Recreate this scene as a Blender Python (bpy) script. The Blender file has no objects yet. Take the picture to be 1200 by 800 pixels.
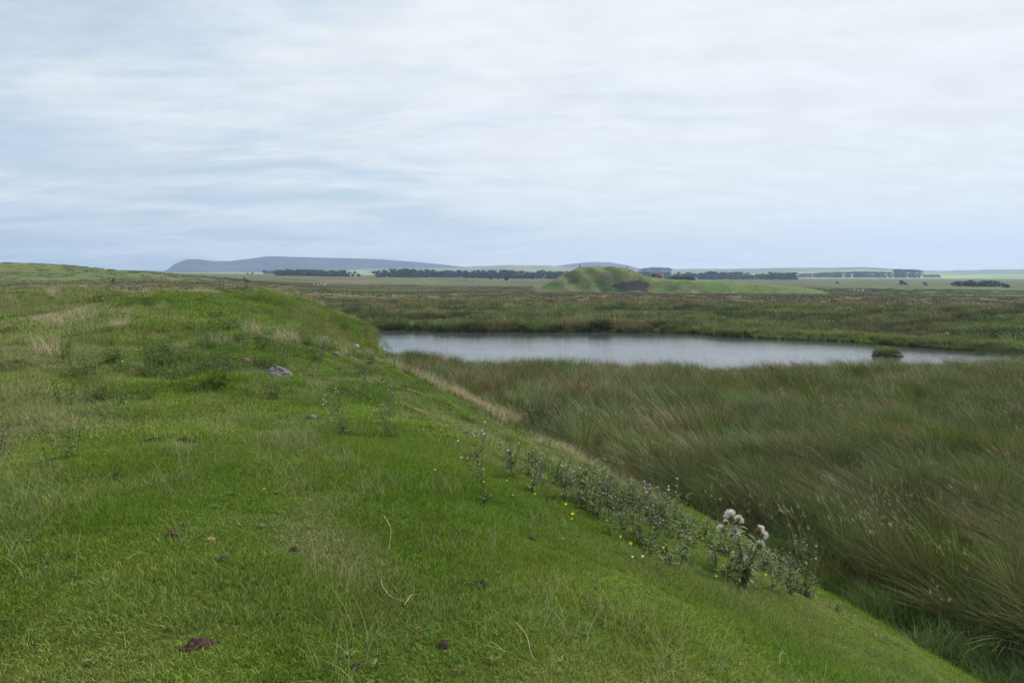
import bpy, math, random
import numpy as np
random.seed(7)
C = bpy.context.scene.collection
SC = bpy.context.scene
# ------------------------------------------------------------------ camera
F = 870.0                      # focal length in pixels of a 1200 px wide picture
PITCH = math.atan(82.0 / F)
CAMZ = 1.6
cd = bpy.data.cameras.new('camera'); cam = bpy.data.objects.new('camera', cd); C.objects.link(cam)
cd.sensor_width = 36.0; cd.lens = 36.0 * F / 1200.0
cd.clip_start = 0.1; cd.clip_end = 40000
cam.location = (0, 0, CAMZ); cam.rotation_euler = (math.pi / 2 - PITCH, 0, 0)
SC.camera = cam
# ------------------------------------------------------------------ world and sun
SUN_EL = math.radians(42); SUN_AZ = math.radians(48)      # azimuth clockwise from +Y
W = bpy.data.worlds.new('World'); SC.world = W; W.use_nodes = True
nt = W.node_tree; nt.nodes.clear()
def N(nt, t, **kw):
    n = nt.nodes.new(t)
    for k, v in kw.items():
        if k.startswith('i_'):
            n.inputs[int(k[2:]) if k[2:].isdigit() else k[2:].replace('_', ' ')].default_value = v
        else: setattr(n, k, v)
    return n
def L(nt, a, b): nt.links.new(a, b)
sky = N(nt, 'ShaderNodeTexSky', sky_type='NISHITA', sun_disc=False)
sky.sun_elevation = SUN_EL; sky.sun_rotation = SUN_AZ; sky.air_density = 1.0; sky.dust_density = 1.5; sky.altitude = 250
tc = N(nt, 'ShaderNodeTexCoord')
sep = N(nt, 'ShaderNodeSeparateXYZ'); L(nt, tc.outputs['Generated'], sep.inputs[0])
zz = N(nt, 'ShaderNodeMath', operation='MAXIMUM', i_1=0.0); L(nt, sep.outputs[2], zz.inputs[0])
za = N(nt, 'ShaderNodeMath', operation='ADD', i_1=0.15); L(nt, zz.outputs[0], za.inputs[0])
dx = N(nt, 'ShaderNodeMath', operation='DIVIDE'); L(nt, sep.outputs[0], dx.inputs[0]); L(nt, za.outputs[0], dx.inputs[1])
dy = N(nt, 'ShaderNodeMath', operation='DIVIDE'); L(nt, sep.outputs[1], dy.inputs[0]); L(nt, za.outputs[0], dy.inputs[1])
cv = N(nt, 'ShaderNodeCombineXYZ'); L(nt, dx.outputs[0], cv.inputs[0]); L(nt, dy.outputs[0], cv.inputs[1])
mp = N(nt, 'ShaderNodeMapping'); mp.inputs['Rotation'].default_value = (0, 0, 0.35); mp.inputs['Scale'].default_value = (0.55, 1.0, 1)
mp.inputs['Location'].default_value = (3.1, 1.7, 0)
L(nt, cv.outputs[0], mp.inputs[0])
n1 = N(nt, 'ShaderNodeTexNoise', i_Scale=1.25, i_Detail=10.0, i_Roughness=0.62, i_Distortion=0.6); L(nt, mp.outputs[0], n1.inputs[0])
n2 = N(nt, 'ShaderNodeTexNoise', i_Scale=2.6, i_Detail=9.0, i_Roughness=0.62, i_Distortion=0.3); L(nt, mp.outputs[0], n2.inputs[0])
mixn = N(nt, 'ShaderNodeMath', operation='MULTIPLY_ADD', i_1=0.35); L(nt, n2.outputs[0], mixn.inputs[0])
m65 = N(nt, 'ShaderNodeMath', operation='MULTIPLY', i_1=0.65); L(nt, n1.outputs[0], m65.inputs[0]); L(nt, m65.outputs[0], mixn.inputs[2])
# the thin cloud sheet is thicker towards the right of the view (+X) and overhead
bias = N(nt, 'ShaderNodeMath', operation='MULTIPLY_ADD', i_1=0.25); L(nt, sep.outputs[0], bias.inputs[0]); L(nt, mixn.outputs[0], bias.inputs[2])
mr = N(nt, 'ShaderNodeMapRange', i_1=0.30, i_2=0.53, i_3=0.22, i_4=1.0, interpolation_type='SMOOTHSTEP'); L(nt, bias.outputs[0], mr.inputs[0])
# clouds fade into horizon haze
hz = N(nt, 'ShaderNodeMapRange', i_1=0.0, i_2=0.16, i_3=1.0, i_4=1.0); L(nt, zz.outputs[0], hz.inputs[0])
fac = N(nt, 'ShaderNodeMath', operation='MULTIPLY'); L(nt, mr.outputs[0], fac.inputs[0]); L(nt, hz.outputs[0], fac.inputs[1])
base = N(nt, 'ShaderNodeMix', data_type='RGBA', i_0=0.72); base.inputs[7].default_value = (4.4, 5.55, 6.8, 1)
L(nt, sky.outputs[0], base.inputs[6])
cl = N(nt, 'ShaderNodeMix', data_type='RGBA'); L(nt, fac.outputs[0], cl.inputs[0]); L(nt, base.outputs[2], cl.inputs[6]); cl.inputs[7].default_value = (7.15, 7.5, 7.8, 1)
n4 = N(nt, 'ShaderNodeTexNoise', i_Scale=5.5, i_Detail=8.0, i_Roughness=0.6, i_Distortion=0.5); L(nt, mp.outputs[0], n4.inputs[0])
rp = N(nt, 'ShaderNodeMapRange', i_1=0.35, i_2=0.65, i_3=0.95, i_4=1.04); L(nt, n4.outputs[0], rp.inputs[0])
cl2 = N(nt, 'ShaderNodeVectorMath', operation='SCALE'); L(nt, cl.outputs[2], cl2.inputs[0]); L(nt, rp.outputs[0], cl2.inputs['Scale'])
bg = N(nt, 'ShaderNodeBackground', i_1=0.1); L(nt, cl2.outputs[0], bg.inputs[0])
wo = N(nt, 'ShaderNodeOutputWorld'); L(nt, bg.outputs[0], wo.inputs[0])
sd = bpy.data.lights.new('sun', 'SUN'); sd.energy = 4.2; sd.angle = math.radians(5); sd.color = (1, 0.95, 0.87)
so = bpy.data.objects.new('sun', sd); C.objects.link(so)
so.rotation_euler = (math.pi / 2 - SUN_EL, 0, math.pi - SUN_AZ)
SC.view_settings.view_transform = 'Standard'; SC.view_settings.look = 'None'
SC.view_settings.exposure = 0.28; SC.view_settings.gamma = 1.0
# ------------------------------------------------------------------ noise and terrain
def h2(ix, iy, s):
    n = (ix.astype(np.int64) * 374761393 + iy.astype(np.int64) * 668265263 + s * 974634777) & 0xffffffff
    n = ((n ^ (n >> 13)) * 1274126177) & 0xffffffff
    n = ((n ^ (n >> 16)) * 2246822519) & 0xffffffff
    return ((n ^ (n >> 15)) & 0xffff) / 65535.0
def vn(x, y, s=0):
    ix = np.floor(x); iy = np.floor(y); fx = x - ix; fy = y - iy
    fx = fx * fx * (3 - 2 * fx); fy = fy * fy * (3 - 2 * fy)
    a = h2(ix, iy, s); b = h2(ix + 1, iy, s); c = h2(ix, iy + 1, s); d = h2(ix + 1, iy + 1, s)
    return (a * (1 - fx) + b * fx) * (1 - fy) + (c * (1 - fx) + d * fx) * fy
def fbm(x, y, scale, o=4, s=0):
    """0..1 noise, features about `scale` metres"""
    x = np.asarray(x, float) / scale; y = np.asarray(y, float) / scale; t = 0; a = 1.0; w = 0
    for k in range(o):
        t = t + a * vn(x * 0.8 + y * 0.6 + 17.3 * k, -x * 0.6 + y * 0.8 - 9.1 * k, s + k); w += a; a *= 0.5
        x = x * 2.03; y = y * 2.03
    return t / w
def sm(a, b, x):
    t = np.clip((x - a) / (b - a), 0, 1); return t * t * (3 - 2 * t)
POND = np.array([(-12, 64), (-6, 62.5), (0, 62), (7, 61.5), (14, 60.4), (19, 55.9), (24, 52.6), (28, 48.6), (33, 45), (38, 41), (34, 37), (27, 36.5), (15, 34), (5, 33.6), (-1, 35), (-6, 40), (-10.5, 50)], float)
WATER = -3.42
def sdf(x, y):
    x = np.asarray(x, float); y = np.asarray(y, float)
    wx = x + (fbm(x, y, 3.0, 3, 5) - .5) * 1.6; wy = y + (fbm(x, y, 3.0, 3, 6) - .5) * 1.6
    d = np.full(x.shape, 1e9); s = np.ones(x.shape)
    n = len(POND)
    for i in range(n):
        ax, ay = POND[i]; bx, by = POND[(i + 1) % n]
        ex, ey = bx - ax, by - ay; px, py = wx - ax, wy - ay
        t = np.clip((px * ex + py * ey) / (ex * ex + ey * ey), 0, 1)
        d = np.minimum(d, np.hypot(px - ex * t, py - ey * t))
        c = ((ay > wy) != (by > wy)) & (wx < (bx - ax) * (wy - ay) / (by - ay + 1e-12) + ax)
        s = np.where(c, -s, s)
    return d * s
RN = np.log(np.array([1, 60, 100, 150, 300, 500, 1000, 2000, 3000, 5000.]))
ZL = [-2.6, -2.6, -2.2, -1.5, -1.85, -1.85, -1.85, -1.85, -3, -6]
ZM = [-3.1, -3.1, -3.2, -3.9, -6.0, -7.0, -6.4, -5.3, -3.0, -6]
ZR = [-3.1, -3.1, -3.2, -3.9, -6.7, -7.6, -9.9, -12.2, -7.6, -8]
QP = [-40, 1.0, 2.2, 3.2, 4.2, 5.4, 6.55, 7.65, 8.65, 9.6]
PP = [0, 0, -.07, -.24, -.58, -1.1, -1.6, -2.15, -2.7, -3.1]
def qeff(x, y):
    return x + .42 * y + .5 + .55 * (1 - sm(4.5, 9, y)) + .6 * sm(22, 27, y) - 3.7 * sm(35, 42, y) + (fbm(x, y, 3.4, 3, 31) - .5) * 1.9 * sm(6, 15, y)
def height(x, y):
    x = np.asarray(x, float); y = np.asarray(y, float)
    r = np.maximum(np.hypot(x, y), 1.0); lr = np.log(r)
    a = np.clip(np.arctan2(x, np.where(np.abs(y) < 1e-6, 1e-6, y)), -1.15, 1.15); u = 600 + F * np.tan(a)
    zl = np.interp(lr, RN, ZL); zm = np.interp(lr, RN, ZM); zr = np.interp(lr, RN, ZR)
    wl = sm(150, 520, u); wr = sm(480, 860, u)
    b = zl * (1 - wl) + zm * wl * (1 - wr) + zr * wr
    b = b + (fbm(x, y, 3.2, 4, 1) - .5) * 1.0 * sm(62, 75, r) * (1 - sm(180, 400, r)) \
          + (fbm(x, y, 28, 4, 2) - .5) * 1.2 * sm(90, 200, r) * (1 - sm(1500, 3000, r)) + (fbm(x, y, 1.3, 3, 3) - .5) * .25 * (1 - sm(60, 90, r))
    # a low green rise on the left skyline
    for (cx, cy, sx, sy, hh) in ((-196, 290, 40, 34, 6.4), (-300, 330, 60, 50, 7.0), (-150, 330, 30, 40, 2.0)):
        b = b + hh * np.exp(-((x - cx) / sx) ** 2 - ((y - cy) / sy) ** 2)
    q = qeff(x, y)
    P = np.interp(q, QP, PP)
    P = (P + np.interp(q - .5, QP, PP) + np.interp(q + .5, QP, PP)) / 3
    A = .20 * sm(14, 42, y) + .42 * np.exp(-((x + 27) / 8) ** 2 - ((y - 37) / 7) ** 2) - .8 * np.exp(-((x + 19 + .3 * (y - 24)) / 3.2) ** 2 - ((y - 25) / 7) ** 2)
    lump = (fbm(x, y, 4.5, 3, 8) - .5) * .48 * sm(4, 12, r) + (fbm(x, y, .9, 3, 9) - .5) * (.10 + .10 * sm(6, 14, r)) + .13 * sm(.56, .70, fbm(x, y, 1.5, 3, 14)) * sm(7, 12, r) + (fbm(x, y, 2.2, 2, 10) - .5) * .22 * sm(12, 22, r)
    zb = A * (1 + P / 3.1) + P + lump * (1 + P / 6)
    w = (1 - sm(46, 60, r + (fbm(x, y, 8, 2, 12) - .5) * 6)) * (1 - sm(9.2, 10.0, q))
    z = b + (zb - b) * w
    s = sdf(x, y)
    z = np.where((s > 0) & (r > 40) & ((y > 50) | (x > 22)), np.minimum(z, WATER + .28 + np.clip(s - .5, 0, 30) * .12 + sm(8, 16, s) * 20), z)
    z = np.where(s < 1.2, np.minimum(z, WATER + .02 + np.maximum(s, 0) * .5), z)
    z = np.where(s < 0, WATER + .02 + np.maximum(s * .6, -1.1), z)
    return z
def ray(u, v):
    a = (u - 600) / F; b = (400 - v) / F; c, s = math.cos(PITCH), math.sin(PITCH)
    return np.array([a, c + b * s, -s + b * c])
def hit(u, v, rmin=1.5, rmax=4000):
    d = ray(u, v); t = np.exp(np.linspace(math.log(rmin), math.log(rmax), 6000))
    g = CAMZ + d[2] * t - height(d[0] * t, d[1] * t)
    i = np.argmax(g < 0) if (g < 0).any() else len(t) - 1
    return np.array([d[0] * t[i], d[1] * t[i], float(height(d[0] * t[i:i + 1], d[1] * t[i:i + 1])[0])])
def gz(x, y): return float(height(np.array([x]), np.array([y]))[0])
def polar(u, r):
    a = math.atan((u - 600) / F); return r * math.sin(a), r * math.cos(a)
# ------------------------------------------------------------------ materials
def new_mat(name):
    m = bpy.data.materials.new(name); m.use_nodes = True; m.node_tree.nodes.clear(); return m, m.node_tree
def simple(name, col, rough=.8, var=.25, scale=8.0, bump=0.0, spec=.2, col2=None):
    m, t = new_mat(name)
    g = N(t, 'ShaderNodeTexCoord'); n = N(t, 'ShaderNodeTexNoise', i_Scale=scale, i_Detail=6.0, i_Roughness=.6); L(t, g.outputs['Object'], n.inputs[0])
    mx = N(t, 'ShaderNodeMix', data_type='RGBA'); L(t, n.outputs[0], mx.inputs[0])
    c2 = col2 or tuple(c * (1 + var * 2) for c in col)
    mx.inputs[6].default_value = tuple(c * (1 - var * 2) if not col2 else c for c in col) + (1,); mx.inputs[7].default_value = tuple(c2) + (1,)
    p = N(t, 'ShaderNodeBsdfPrincipled', i_Roughness=rough); p.inputs['Specular IOR Level'].default_value = spec; L(t, mx.outputs[2], p.inputs[0])
    if bump:
        b = N(t, 'ShaderNodeBump', i_Strength=bump, i_Distance=.03); L(t, n.outputs[0], b.inputs['Height']); L(t, b.outputs[0], p.inputs['Normal'])
    o = N(t, 'ShaderNodeOutputMaterial'); L(t, p.outputs[0], o.inputs[0]); return m
def blade_mat(name, attr_type='INSTANCER', straw=.12, strawcol=(.36, .31, .17), trans=.3, gain=1.0, rough=.55):
    """leaf blades: colour comes from the clump, some blades are dead straw"""
    m, t = new_mat(name)
    a = N(t, 'ShaderNodeAttribute', attribute_type=attr_type, attribute_name='icol')
    b = N(t, 'ShaderNodeAttribute', attribute_type='GEOMETRY', attribute_name='tint')
    al = N(t, 'ShaderNodeAttribute', attribute_type='GEOMETRY', attribute_name='along')
    st = N(t, 'ShaderNodeMath', operation='LESS_THAN', i_1=straw); L(t, b.outputs['Fac'], st.inputs[0])
    stv = N(t, 'ShaderNodeMath', operation='MULTIPLY', i_1=.75); L(t, st.outputs[0], stv.inputs[0])
    # blade tips bleach
    tp = N(t, 'ShaderNodeMapRange', i_1=.75, i_2=1.0, i_3=0.0, i_4=.20); L(t, al.outputs['Fac'], tp.inputs[0])
    f = N(t, 'ShaderNodeMath', operation='MAXIMUM'); L(t, stv.outputs[0], f.inputs[0]); L(t, tp.outputs[0], f.inputs[1])
    mx = N(t, 'ShaderNodeMix', data_type='RGBA'); L(t, f.outputs[0], mx.inputs[0]); L(t, a.outputs['Color'], mx.inputs[6]); mx.inputs[7].default_value = strawcol + (1,)
    v = N(t, 'ShaderNodeMapRange', i_1=0.0, i_2=1.0, i_3=.35 * gain, i_4=1.75 * gain); L(t, b.outputs['Fac'], v.inputs[0])
    mu = N(t, 'ShaderNodeVectorMath', operation='SCALE'); L(t, mx.outputs[2], mu.inputs[0]); L(t, v.outputs[0], mu.inputs['Scale'])
    p = N(t, 'ShaderNodeBsdfPrincipled', i_Roughness=rough); p.inputs['Specular IOR Level'].default_value = .10; L(t, mu.outputs[0], p.inputs[0])
    tr = N(t, 'ShaderNodeBsdfTranslucent'); L(t, mu.outputs[0], tr.inputs[0])
    ms = N(t, 'ShaderNodeMixShader', i_0=trans); L(t, p.outputs[0], ms.inputs[1]); L(t, tr.outputs[0], ms.inputs[2])
    o = N(t, 'ShaderNodeOutputMaterial'); L(t, ms.outputs[0], o.inputs[0]); return m
def vcol_mat(name, nscales=((.8, .45), (6, .35)), rough=.95, bump=.4, bdist=.15, bscale=2.0):
    m, t = new_mat(name)
    a = N(t, 'ShaderNodeAttribute', attribute_type='GEOMETRY', attribute_name='vcol')
    g = N(t, 'ShaderNodeNewGeometry'); cur = a.outputs['Color']
    for sc_, am in nscales:
        n = N(t, 'ShaderNodeTexNoise', i_Scale=sc_, i_Detail=8.0, i_Roughness=.65); L(t, g.outputs['Position'], n.inputs[0])
        r = N(t, 'ShaderNodeMapRange', i_1=.3, i_2=.7, i_3=1 - am, i_4=1 + am); L(t, n.outputs[0], r.inputs[0])
        s = N(t, 'ShaderNodeVectorMath', operation='SCALE'); L(t, cur, s.inputs[0]); L(t, r.outputs[0], s.inputs['Scale']); cur = s.outputs[0]
    p = N(t, 'ShaderNodeBsdfPrincipled', i_Roughness=rough); p.inputs['Specular IOR Level'].default_value = .05; L(t, cur, p.inputs[0])
    n = N(t, 'ShaderNodeTexNoise', i_Scale=bscale, i_Detail=8.0, i_Roughness=.7); L(t, g.outputs['Position'], n.inputs[0])
    b = N(t, 'ShaderNodeBump', i_Strength=bump, i_Distance=bdist); L(t, n.outputs[0], b.inputs['Height']); L(t, b.outputs[0], p.inputs['Normal'])
    o = N(t, 'ShaderNodeOutputMaterial'); L(t, p.outputs[0], o.inputs[0]); return m
# ------------------------------------------------------------------ mesh helpers
def mesh(name, V, Fc, mat=None, smooth=False, attrs=None):
    """V (n,3); Fc (m,k) array of equal-length faces, or a list of such arrays"""
    me = bpy.data.meshes.new(name); V = np.asarray(V, np.float32)
    Fl = [np.asarray(f, np.int32) for f in (Fc if isinstance(Fc, list) else [Fc]) if len(f)]
    me.vertices.add(len(V)); me.vertices.foreach_set('co', V.ravel())
    if Fl:
        lv = np.concatenate([f.ravel() for f in Fl]); tot = np.concatenate([np.full(len(f), f.shape[1], np.int32) for f in Fl])
        me.loops.add(len(lv)); me.loops.foreach_set('vertex_index', lv)
        me.polygons.add(len(tot)); me.polygons.foreach_set('loop_start', np.concatenate([[0], np.cumsum(tot)[:-1]]).astype(np.int32))
        me.polygons.foreach_set('loop_total', tot)
        if smooth: me.polygons.foreach_set('use_smooth', np.ones(len(tot), bool))
    me.update(calc_edges=True)
    for k, arr in (attrs or {}).items():
        arr = np.asarray(arr)
        if arr.ndim == 1 and arr.dtype.kind == 'i':
            at = me.attributes.new(k, 'INT', 'POINT'); at.data.foreach_set('value', arr.astype(np.int32))
        elif arr.ndim == 1:
            at = me.attributes.new(k, 'FLOAT', 'POINT'); at.data.foreach_set('value', arr.astype(np.float32))
        else:
            at = me.attributes.new(k, 'FLOAT_VECTOR', 'POINT'); at.data.foreach_set('vector', arr.astype(np.float32).ravel())
    if mat: me.materials.append(mat)
    return me
def link(name, me, parent=None, loc=None, rot=None, scale=None):
    o = bpy.data.objects.new(name, me); C.objects.link(o)
    if parent: o.parent = parent
    if loc is not None: o.location = loc
    if rot is not None: o.rotation_euler = rot
    if scale is not None: o.scale = (scale,) * 3 if np.isscalar(scale) else scale
    return o
def tag(o, label=None, cat=None, group=None, kind=None):
    if label: o['label'] = label
    if cat: o['category'] = cat
    if group: o['group'] = group
    if kind: o['kind'] = kind
    return o
def copy_tree(o, parent=None):
    c = o.copy(); C.objects.link(c); c.parent = parent
    for ch in list(o.children): copy_tree(ch, c)
    return c
class Buf:
    """collects triangles and quads of one mesh"""
    def __init__(s): s.v = []; s.t = []; s.q = []; s.n = 0; s.a = []
    def add(s, V, T=None, Q=None, tint=None):
        V = np.asarray(V, float).reshape(-1, 3)
        if T is not None and len(T): s.t.append(np.asarray(T) + s.n)
        if Q is not None and len(Q): s.q.append(np.asarray(Q) + s.n)
        s.v.append(V); s.a.append(np.full(len(V), random.random() if tint is None else tint)); s.n += len(V)
    def tube(s, pts, rad, k=5, tint=None):
        pts = np.asarray(pts, float); n = len(pts); rad = np.broadcast_to(rad, (n,))
        d = np.gradient(pts, axis=0); d /= np.linalg.norm(d, axis=1)[:, None] + 1e-9
        up = np.array([0, 0, 1.0]) if abs(d[0][2]) < .9 else np.array([1.0, 0, 0])
        V = []
        for i in range(n):
            a = np.cross(d[i], up); a /= np.linalg.norm(a) + 1e-9; b = np.cross(d[i], a)
            for j in range(k):
                w = 2 * math.pi * j / k; V.append(pts[i] + rad[i] * (a * math.cos(w) + b * math.sin(w)))
        Q = [[i * k + j, i * k + (j + 1) % k, (i + 1) * k + (j + 1) % k, (i + 1) * k + j] for i in range(n - 1) for j in range(k)]
        s.add(V, None, Q, tint)
    def mesh(s, name, mat, smooth=False):
        V = np.concatenate(s.v); tint = np.concatenate(s.a)
        Fl = []
        if s.t: Fl.append(np.concatenate(s.t))
        if s.q: Fl.append(np.concatenate(s.q))
        return mesh(name, V, Fl, mat, smooth, {'tint': tint, 'along': np.full(len(V), .4)})
def sphere(n1=8, n2=12, f=None):
    V = []
    for i in range(n1 + 1):
        th = math.pi * i / n1
        for j in range(n2):
            ph = 2 * math.pi * j / n2; V.append((math.sin(th) * math.cos(ph), math.sin(th) * math.sin(ph), math.cos(th)))
    V = np.array(V); Q = [[i * n2 + j, (i + 1) * n2 + j, (i + 1) * n2 + (j + 1) % n2, i * n2 + (j + 1) % n2] for i in range(n1) for j in range(n2)]
    return V, np.array(Q)
def blades(rng, n, spread, h, w, lean, curve=1.6, segs=3, wind=0.0, square=False, droop=.15, root=None, radial=False):
    """vectorised grass blades -> verts, tris, tint, along"""
    if root is not None: rx, ry = root
    elif square: rx = rng.uniform(-spread, spread, n); ry = rng.uniform(-spread, spread, n)
    else:
        rr = spread * np.sqrt(rng.uniform(0, 1, n)); aa = rng.uniform(0, 2 * np.pi, n); rx = rr * np.cos(aa); ry = rr * np.sin(aa)
    H = rng.uniform(h[0], h[1], n) ; ph = rng.uniform(0, 2 * np.pi, n); ln = rng.uniform(lean[0], lean[1], n)
    if radial: ph = np.arctan2(ry, rx) + rng.normal(0, .5, n); ln = ln * (.35 + .65 * np.hypot(rx, ry) / spread)
    dxx = np.cos(ph) * ln + wind * rng.uniform(.6, 1.3, n); dyy = np.sin(ph) * ln
    face = rng.uniform(0, np.pi, n); sx = np.cos(face); sy = np.sin(face)
    V = np.zeros((n, 2 * segs + 1, 3)); al = np.zeros((n, 2 * segs + 1))
    for k in range(segs + 1):
        t = k / segs; off = H * t ** curve
        z = H * t * (1 - droop * ln * t - .25 * abs(wind) * t)
        x = rx + dxx * off; y = ry + dyy * off
        if k < segs:
            ww = w * (1 - t) ** .5 * .5
            for sgn, j in ((-1, 2 * k), (1, 2 * k + 1)):
                V[:, j, 0] = x + sgn * sx * ww; V[:, j, 1] = y + sgn * sy * ww; V[:, j, 2] = z; al[:, j] = t
        else:
            V[:, 2 * segs, 0] = x; V[:, 2 * segs, 1] = y; V[:, 2 * segs, 2] = z; al[:, 2 * segs] = 1
    T = []
    for k in range(segs - 1):
        T += [[2 * k, 2 * k + 1, 2 * k + 3], [2 * k, 2 * k + 3, 2 * k + 2]]
    T.append([2 * segs - 2, 2 * segs - 1, 2 * segs])
    T = np.array(T)[None] + (np.arange(n) * (2 * segs + 1))[:, None, None]
    return V.reshape(-1, 3), T.reshape(-1, 3), np.repeat(rng.uniform(0, 1, n), 2 * segs + 1), al.ravel()
def tuft(name, mat, seed, parts):
    """unlinked source mesh object made of several blade sets"""
    rng = np.random.default_rng(seed); Vs = []; Ts = []; ti = []; al = []; n = 0
    for kw in parts:
        V, T, a, b = blades(rng, **kw); Vs.append(V); Ts.append(T + n); ti.append(a); al.append(b); n += len(V)
    me = mesh(name, np.concatenate(Vs), np.concatenate(Ts), mat, True, {'tint': np.concatenate(ti), 'along': np.concatenate(al)})
    return bpy.data.objects.new(name, me)
def scatter(name, label, srcs, P, rot, scl, col, rng):
    """ONE object whose geometry nodes put clumps on its points"""
    n = len(P)
    me = mesh(name, P, [], None, False, {'rot': rot, 'scl': scl, 'icol': col, 'var': rng.integers(0, len(srcs), n)})
    o = link(name, me); tag(o, label, None, None, 'stuff')
    g = bpy.data.node_groups.new(name, 'GeometryNodeTree')
    g.interface.new_socket('Geometry', in_out='INPUT', socket_type='NodeSocketGeometry'); g.interface.new_socket('Geometry', in_out='OUTPUT', socket_type='NodeSocketGeometry')
    gi = g.nodes.new('NodeGroupInput'); go = g.nodes.new('NodeGroupOutput'); ip = g.nodes.new('GeometryNodeInstanceOnPoints')
    jn = g.nodes.new('GeometryNodeJoinGeometry')
    for s in srcs:
        oi = g.nodes.new('GeometryNodeObjectInfo'); oi.inputs['Object'].default_value = s; oi.inputs['As Instance'].default_value = True
        L(g, oi.outputs['Geometry'], jn.inputs[0])
    def na(nm, ty):
        q = g.nodes.new('GeometryNodeInputNamedAttribute'); q.data_type = ty; q.inputs[0].default_value = nm; return q.outputs[0]
    L(g, gi.outputs[0], ip.inputs['Points']); L(g, jn.outputs[0], ip.inputs['Instance']); ip.inputs['Pick Instance'].default_value = True
    L(g, na('var', 'INT'), ip.inputs['Instance Index']); L(g, na('rot', 'FLOAT_VECTOR'), ip.inputs['Rotation']); L(g, na('scl', 'FLOAT_VECTOR'), ip.inputs['Scale'])
    L(g, ip.outputs[0], go.inputs[0])
    md = o.modifiers.new('scatter', 'NODES'); md.node_group = g
    return o
def align(x, y, yaw, amt=1.0):
    e = .15
    nx = -(height(x + e, y) - height(x - e, y)) / (2 * e) * amt; ny = -(height(x, y + e) - height(x, y - e)) / (2 * e) * amt
    n = np.stack([nx, ny, np.ones_like(nx)], 1); n /= np.linalg.norm(n, axis=1)[:, None]
    # shortest rotation z->n, then yaw about own axis
    v = np.stack([-n[:, 1], n[:, 0], np.zeros(len(n))], 1); c = n[:, 2]; K = np.zeros((len(n), 3, 3))
    K[:, 0, 2] = v[:, 1]; K[:, 1, 2] = -v[:, 0]; K[:, 2, 0] = -v[:, 1]; K[:, 2, 1] = v[:, 0]
    R = np.eye(3)[None] + K + K @ K / (1 + c)[:, None, None]
    Z = np.zeros_like(R); Z[:, 0, 0] = np.cos(yaw); Z[:, 0, 1] = -np.sin(yaw); Z[:, 1, 0] = np.sin(yaw); Z[:, 1, 1] = np.cos(yaw); Z[:, 2, 2] = 1
    R = R @ Z
    return np.stack([np.arctan2(R[:, 2, 1], R[:, 2, 2]), -np.arcsin(np.clip(R[:, 2, 0], -1, 1)), np.arctan2(R[:, 1, 0], R[:, 0, 0])], 1)
def grid_pts(rng, x0, x1, y0, y1, sp):
    gx, gy = np.meshgrid(np.arange(x0, x1, sp), np.arange(y0, y1, sp)); gx = gx.ravel() + rng.uniform(-.5, .5, gx.size) * sp; gy = gy.ravel() + rng.uniform(-.5, .5, gy.size) * sp
    return gx, gy
def mixc(a, b, t):
    return np.asarray(a) * (1 - t)[:, None] + np.asarray(b) * t[:, None]
# ------------------------------------------------------------------ colour of the vegetation by place (albedo)
GREEN = (.120, .205, .022); GREEN2 = (.172, .250, .038); OLIVE = (.215, .240, .085); DRY = (.37, .335, .19)
def lawncol(x, y):
    q = qeff(x, y)
    a = fbm(x, y, 1.6, 4, 41); c = mixc(np.tile(GREEN, (len(x), 1)), np.tile(GREEN2, (len(x), 1)), sm(.35, .65, a))
    o = sm(.50, .70, fbm(x, y, 1.2, 4, 42) + .19 * sm(-.3, -3.0, q) * sm(4, 8, y) + .07 * sm(14, 30, y) + .05 * sm(3, 5, q) - .10 * np.exp(-((q - 1.2) / 1.5) ** 2))
    c = mixc(c, OLIVE, o * .75 * (.3 + .7 * sm(4, 8, y)))
    d = sm(.60, .78, fbm(x, y, .9, 4, 43) + .12 * sm(-.8, -4, q) * sm(4, 8, y)) * .6
    c = mixc(c, DRY, d * .55); c = mixc(c, (.060, .110, .022), sm(.60, .70, fbm(x, y, .8, 3, 47)) * .6 * sm(6, 14, y))
    e = np.exp(-((q - 8.9) / .8) ** 2) * sm(11.5, 15, y) * (1 - sm(35, 38, y)) * sm(.36, .52, fbm(x, y, 2.0, 3, 44))     # dry fringe along the bank's foot
    return mixc(c, DRY, np.clip(e, 0, 1) * .8)
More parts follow.
